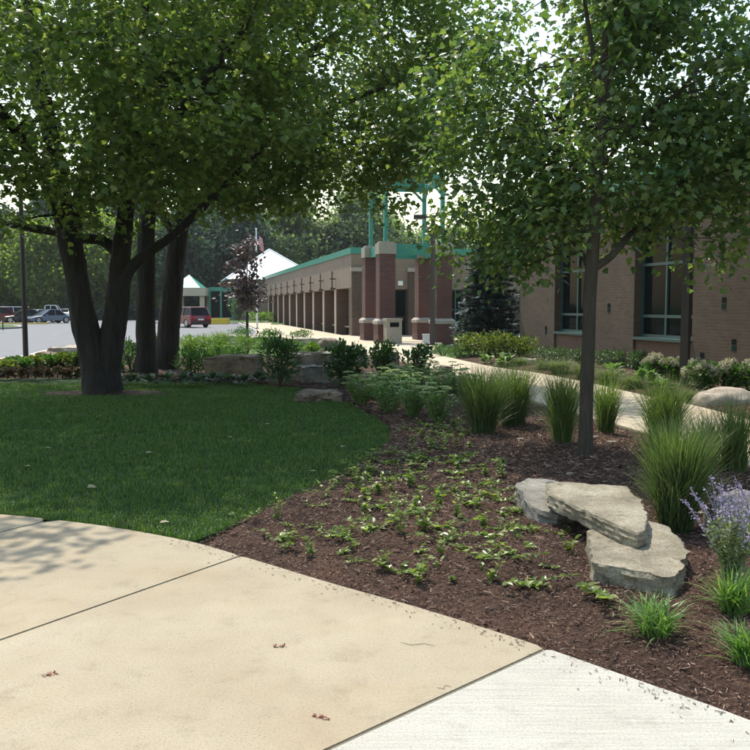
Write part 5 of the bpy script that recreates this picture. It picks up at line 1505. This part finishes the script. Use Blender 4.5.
# sedums with flat heads
def sedum(px, py, wpx, hpx, label, seed):
    p = GB(px, py); sc = p[1] / 862
    r_ = np.random.default_rng(seed)
    R_, h = wpx * sc / 2, hpx * sc
    e = empty('sedum', p, 0, label, 'sedum', 'sedums beside the grasses')
    st, lf = MB(), MB()
    tips = []
    for k in range(26):
        a = r_.uniform(0, 6.28); q = math.sqrt(r_.uniform(0, 1))
        tip = np.array([q * R_ * math.cos(a), q * R_ * math.sin(a), h * r_.uniform(.78, 1.02) * (1 - .22 * q * q)])
        P = [np.array([tip[0] * .25, tip[1] * .25, -.02]), tip * np.array([.7, .7, .55]), tip]
        st.tube(P, [.006, .006, .005], 4, cap=False)
        tips.append(tip)
        n = 22
        t = r_.uniform(.12, 1, n)
        pos = np.array([np.array(P[0]) * (1 - s) ** 2 + 2 * s * (1 - s) * P[1] + s * s * P[2] for s in t])
        az = r_.uniform(0, 6.28, n)
        A = np.stack([np.cos(az), np.sin(az), r_.uniform(-.1, .6, n)], 1)
        lf.scatter(leaf6, leaf6F, pos, A, np.stack([r_.normal(0, .2, n), r_.normal(0, .2, n), np.ones(n)], 1), .06 * r_.uniform(.8, 1.25, n))
    lf.obj('leaves', M['sedum'], e)
    for k in range(10):
        up_ = r_.uniform(.02, .09)
        link('flower_head', sed_head(), e, tips[k * 2] + np.array([0, 0, up_]), r_.uniform(0, 6), r_.uniform(.9, 1.5))
        st.tube([tips[k * 2], tips[k * 2] + np.array([0, 0, up_])], .005, 4, cap=False)
    st.obj('stems', M['sedum'], e)
    return e
_sh = []
def sed_head():
    if not _sh:
        r_ = np.random.default_rng(4); n = 90
        a = r_.uniform(0, 6.28, n); q = np.sqrt(r_.uniform(0, 1, n)) * .052
        pos = np.stack([q * np.cos(a), q * np.sin(a), .016 - 4 * q * q], 1)
        mb = MB(); mb.scatter(leaf6, leaf6F, pos, np.stack([np.cos(a), np.sin(a), r_.uniform(0, .8, n)], 1), np.stack([r_.normal(0, .4, n), r_.normal(0, .4, n), np.ones(n)], 1), .018)
        _sh.append(mb.mesh('flower_head', M['sedum_head']))
    return _sh[0]
sed = [(362, 404, 36, 30, 'sedum at the left end next to the low flat stone'), (390, 412, 38, 32, 'sedum in front row left of the rightmost'), (437, 422, 42, 36, 'rightmost front sedum with the largest pale heads'), (413, 416, 36, 32, 'sedum in the middle of the front row'), (385, 398, 36, 28, 'sedum in the middle row behind the left end'), (410, 400, 36, 29, 'sedum in the centre of the patch'), (436, 402, 36, 30, 'sedum at the right of the middle row'), (398, 388, 36, 24, 'sedum at the back left below the dark shrubs'), (425, 390, 36, 26, 'sedum at the back below the glossy shrub'), (455, 395, 32, 28, 'back right sedum touching the dark grass clump'), (468, 404, 28, 30, 'sedum half hidden by the dark grass clump')]
for i, q in enumerate(sed): sedum(*q, 160 + i)

# Russian sage
def sage(px, py, label, seed, hpx=118, lean=(-.1, 0)):
    p = GB(px, py); sc = p[1] / 862; h = hpx * sc
    r_ = np.random.default_rng(seed)
    e = empty('russian_sage', p, 0, label, 'sage', 'purple flowering sages')
    st, lf = MB(), MB()
    for k in range(30):
        fl = MB()
        a = r_.uniform(0, 6.28); q = r_.uniform(.1, 1) ** .7 * h * .42
        L = h * r_.uniform(.65, 1.05)
        tip = np.array([q * math.cos(a) + lean[0] * h, q * math.sin(a), L])
        P = np.array([tip * np.array([s ** 1.5, s ** 1.5, s]) for s in np.linspace(0, 1, 7)]) + r_.normal(0, .006, (7, 3))
        st.tube(P, np.linspace(.004, .0015, 7), 4, cap=False)
        n = 34
        t = r_.uniform(.05, .68, n); pos = np.stack([np.interp(t, np.linspace(0, 1, 7), P[:, c]) for c in range(3)], 1)
        az = r_.uniform(0, 6.28, n); A = np.stack([np.cos(az), np.sin(az), r_.uniform(.2, 1.2, n)], 1)
        lf.scatter(lance, leaf6F, pos, A, np.stack([r_.normal(0, 1, n), r_.normal(0, 1, n), np.ones(n)], 1), r_.uniform(.025, .055, n))
        n = 26
        t = r_.uniform(.5, 1, n) ** .8; pos = np.stack([np.interp(t, np.linspace(0, 1, 7), P[:, c]) for c in range(3)], 1) + r_.normal(0, .007, (n, 3))
        az = r_.uniform(0, 6.28, n); A = np.stack([np.cos(az), np.sin(az), r_.uniform(-.2, .8, n)], 1)
        fl.scatter(leaf6, leaf6F, pos, A, np.stack([r_.normal(0, 1, n), r_.normal(0, 1, n), np.ones(n)], 1), r_.uniform(.010, .018, n))
        fl.tube(P[3:], .002, 4, cap=False)
        fl.obj('flower_spike', M['sage_flower'], e)
    st.obj('stems', M['sage_leaf'], e); lf.obj('leaves', M['sage_leaf'], e)
    return e
sage(733, 596, 'silvery sage with purple flower spikes at the right edge', 181)
sage(762, 585, 'sage with purple spikes cut by the right edge of the picture', 182, 112)

# seedlings of ground cover on the mulch
def seedling_mesh(seed):
    r_ = np.random.default_rng(seed)
    mb = MB()
    creep = seed % 2
    for k in range(r_.integers(3, 6) + 3 * creep):
        a = r_.uniform(0, 6.28); L = r_.uniform(.06, .17) * (1 + .35 * creep)
        P = np.array([(math.cos(a) * L * s * (.45 + .5 * creep), math.sin(a) * L * s * (.45 + .5 * creep), L * (1.1 - .5 * creep) * s - (.15 + .15 * creep) * L * s * s) for s in np.linspace(0, 1, 5)])
        mb.tube(P, np.linspace(.003, .0015, 5), 4, cap=False)
        n = r_.integers(6, 11)
        t = np.linspace(.2, 1, n)
        pos = np.stack([np.interp(t, np.linspace(0, 1, 5), P[:, c]) for c in range(3)], 1)
        az = r_.uniform(0, 6.28, n)
        A = np.stack([np.cos(az), np.sin(az), r_.uniform(-.2, .7, n)], 1)
        mb.scatter(leaf6, leaf6F, pos, A, np.stack([r_.normal(0, .35, n), r_.normal(0, .35, n), np.ones(n)], 1), r_.uniform(.024, .055, n))
    return mb.mesh('ground_cover_plant', M['seedling'])
sm_ = [seedling_mesh(200 + i) for i in range(15)]
region = [(232, 520), (300, 498), (352, 470), (392, 448), (405, 425), (455, 428), (470, 440), (470, 470), (505, 470), (508, 505), (560, 525), (585, 560), (578, 590), (540, 596), (480, 600), (400, 580), (320, 556), (250, 540)]
reg_w = np.array([G(*q)[:2] for q in region])
r_ = np.random.default_rng(77)
placed = []
tries = 0
while len(placed) < 150 and tries < 20000:
    tries += 1
    x, y = r_.uniform(-1.6, 2.2), r_.uniform(4.8, 12.6)
    if not inside(reg_w, np.array([x]), np.array([y]))[0]: continue
    if edge_dist(edge_c, np.array([x]), np.array([y]), False)[0] < .22: continue
    # loose rows, as planted
    row = (x * .55 + y * .83) / .4
    if abs(row - round(row)) > .33: continue
    if any((x - q[0]) ** 2 + (y - q[1]) ** 2 < .16 ** 2 for q in placed): continue
    placed.append((x, y))
for i, (x, y) in enumerate(placed):
    o = link('ground_cover_plant', sm_[i % 15], None, (x, y, bed_z(x, y) - .008), r_.uniform(0, 6.28), r_.uniform(.5, 1.2))
    tag(o, 'small leafy ground cover plant sprouting from the open mulch', 'seedling', 'ground cover plants in the mulch')
for i, (px, py) in enumerate([(607, 608), (614, 602)][:1]):
    p = GB(px, py - 10)
    o = link('ground_cover_plant', sm_[3], None, p, 1.0, 1.3)
    tag(o, 'lone leafy sprout against the front of the lowest slab', 'seedling', 'ground cover plants in the mulch')

# left bed: red begonias, gold mounds, green perennials
for i in range(13):
    px = -6 + i * 7.0
    shrub(px, 377.5 - (i % 2) * 1.0, 11, 9, 170, .07, M['begonia'], 'small red-leaved bedding plant in the row at the lawn edge', 220 + i, name='begonia', cat='begonia', group='red bedding plants', stems=2, lumps=4)
for i, (px, py, wd, ht) in enumerate([(6, 371, 24, 10), (20, 370, 24, 12), (36, 369, 24, 13), (50, 368, 24, 13), (64, 367, 24, 15), (78, 366, 22, 15)]):
    shrub(px, py, wd, ht, 520, .085, M['shrub_gold'] if i % 2 == 0 else M['shrub_mid'], ['yellowish mound at the left edge of the picture', 'green mound left of the slim lamp post foot', 'yellowish mound right of the slim lamp post foot', 'green mound below the brown wall stone', 'yellowish mound below the pale wall stone', 'green mound touching the left forked trunk'][i], 240 + i, name='perennial_mound', cat='perennial', group='yellowish mounds of the left bed', lumps=8)
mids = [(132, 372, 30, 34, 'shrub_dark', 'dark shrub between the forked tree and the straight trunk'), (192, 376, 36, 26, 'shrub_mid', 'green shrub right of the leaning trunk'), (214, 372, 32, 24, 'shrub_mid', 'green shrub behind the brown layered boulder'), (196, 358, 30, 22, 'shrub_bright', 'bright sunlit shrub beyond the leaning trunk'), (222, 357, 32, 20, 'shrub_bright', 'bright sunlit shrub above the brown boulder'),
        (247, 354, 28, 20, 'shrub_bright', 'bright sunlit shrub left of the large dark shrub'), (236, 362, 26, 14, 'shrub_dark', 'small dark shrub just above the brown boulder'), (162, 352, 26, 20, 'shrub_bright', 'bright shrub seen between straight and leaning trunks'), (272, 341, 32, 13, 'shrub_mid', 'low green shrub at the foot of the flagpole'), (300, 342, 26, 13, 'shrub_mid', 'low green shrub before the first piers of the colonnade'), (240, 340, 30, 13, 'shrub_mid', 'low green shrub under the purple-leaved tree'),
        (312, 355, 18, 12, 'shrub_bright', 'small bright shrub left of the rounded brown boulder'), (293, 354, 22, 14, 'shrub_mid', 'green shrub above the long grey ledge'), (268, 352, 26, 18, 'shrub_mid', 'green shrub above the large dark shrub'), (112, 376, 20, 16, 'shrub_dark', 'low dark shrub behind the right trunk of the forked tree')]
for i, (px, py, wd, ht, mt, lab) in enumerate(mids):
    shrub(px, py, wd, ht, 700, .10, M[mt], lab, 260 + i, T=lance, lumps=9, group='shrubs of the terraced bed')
for i, (px, py) in enumerate([(205, 347), (222, 344), (190, 349)]):
    grass_clump(px, py, 24, 16, 160, M['blade'], ['green grass tuft at the driveway edge, middle of three', 'green grass tuft at the driveway edge below the yellow planter', 'green grass tuft at the driveway edge next to the leaning trunk'][i], 280 + i, w=.02, name='grass_tuft', group='tufts at the driveway edge')
shrub(262, 322.5, 34, 10, 500, .22, M['shrub_bright'], 'pale shrub at the far foot of the colonnade', 290, z=0.0)
shrub(239, 321.5, 20, 26, 700, .22, M['shrub_dark'], 'round dark green shrub behind the purple-leaved tree', 291, z=0.0)

# hedge behind the lot
def hedge(x0, x1, Y, h, label, seed):
    r_ = np.random.default_rng(seed)
    n = 2600
    e = empty('hedge', ((x0 + x1) / 2, Y, -.15), 0, label, 'hedge')
    W2 = (x1 - x0) / 2
    pos = np.stack([r_.uniform(-W2, W2, n), r_.uniform(-.8, .8, n), r_.uniform(0, h, n)], 1)
    pos[:, 2] *= .8 + .2 * np.sin(pos[:, 0] * .9 + seed)
    az = r_.uniform(0, 6.28, n)
    mb = MB(); mb.scatter(clump, clumpF, pos, np.stack([np.cos(az), np.sin(az), r_.normal(0, .5, n)], 1), np.stack([r_.normal(0, 1, n), r_.normal(0, 1, n), np.ones(n)], 1), r_.uniform(.3, .6, n))
    mb.obj('foliage', M['leaf_dark'], e)
    mb = MB()
    for x in np.arange(-W2 + .3, W2, .9): mb.tube([(x, 0, 0), (x + .05, 0, h * .7)], [.04, .02], 5)
    mb.obj('stems', M['twig'], e)
hedge(-66, -41, 108.5, 2.0, 'dark hedge behind the parked cars on the left', 1)
hedge(-41, -22, 109, 1.9, 'dark hedge behind the lot between the tree trunks', 2)

# litter on the pavement
def litter(px, py, ln, rot, mat, label, seed, name='fallen_catkin'):
    p = G(px, py); r_ = np.random.default_rng(seed)
    mb = MB(); n = 16
    t = np.linspace(-.5, .5, 7)
    mb.tube([(x * ln, .012 * math.sin(9 * x), .004) for x in t], [.0007, .0011, .0012, .0012, .0011, .001, .0006], 5)
    if name == 'fallen_catkin':
        pos = np.stack([r_.uniform(-.45, .45, n) * ln, r_.normal(0, .005, n), r_.uniform(.003, .009, n)], 1)
        mb.scatter(leaf6, leaf6F, pos, r_.normal(0, 1, (n, 3)), np.tile([0, 0, 1.0], (n, 1)), .013)
    o = mb.obj(name, mat); o.location = p; o.rotation_euler = (0, 0, rot)
    tag(o, label, 'litter', 'litter on the pavement')
red_l = plain('catkin_red', (.22, .06, .035), .8)
litter(50, 675, .075, .35, red_l, 'reddish catkin lying on the concrete near the left joint', 1)
litter(280, 647, .075, -.1, red_l, 'reddish catkin lying alone in the middle of the concrete', 2)
litter(321, 718, .085, -.4, red_l, 'thin reddish catkin near the edge of the new concrete', 3)
litter(418, 645, .17, -.12, M['twig'], 'thin dark twig lying on the old concrete', 4, 'twig')
litter(444, 688, .06, .5, M['twig'], 'short dark bark scrap beside the new concrete edge', 5, 'twig')

for i, (px, py) in enumerate([(24, 466), (48, 448), (152, 452), (310, 471), (268, 424), (95, 486), (160, 522), (230, 437), (345, 446), (12, 432)]):
    p = G(px, py, .03)
    mb = MB(); mb.scatter(maple, mapleF, np.zeros((1, 3)), np.array([[math.cos(i * 2.1), math.sin(i * 2.1), .1]]), np.array([[.2, .3 * math.sin(i), 1.0]]), np.array([.07 + .01 * (i % 3)]))
    o = mb.obj('fallen_leaf', M['dry_leaf']); o.location = p
    tag(o, 'pale fallen leaf lying on the lawn', 'leaf', 'fallen leaves on the lawn')

# the hazy air
hz = MB().box(-920, 920, -80, 920, -1.4, 24.5).obj('haze', [])
m = bpy.data.materials.new('haze_air'); m.use_nodes = True
nt = m.node_tree; nt.nodes.clear()
vo = nt.nodes.new('ShaderNodeVolumePrincipled'); ou = nt.nodes.new('ShaderNodeOutputMaterial')
vo.inputs['Color'].default_value = (.93, .96, 1.0, 1); vo.inputs['Density'].default_value = .0002; vo.inputs['Anisotropy'].default_value = .35
nt.links.new(vo.outputs[0], ou.inputs['Volume'])
hz.data.materials.append(m)
tag(hz, 'thin bright summer haze filling the air', 'haze', kind='stuff')
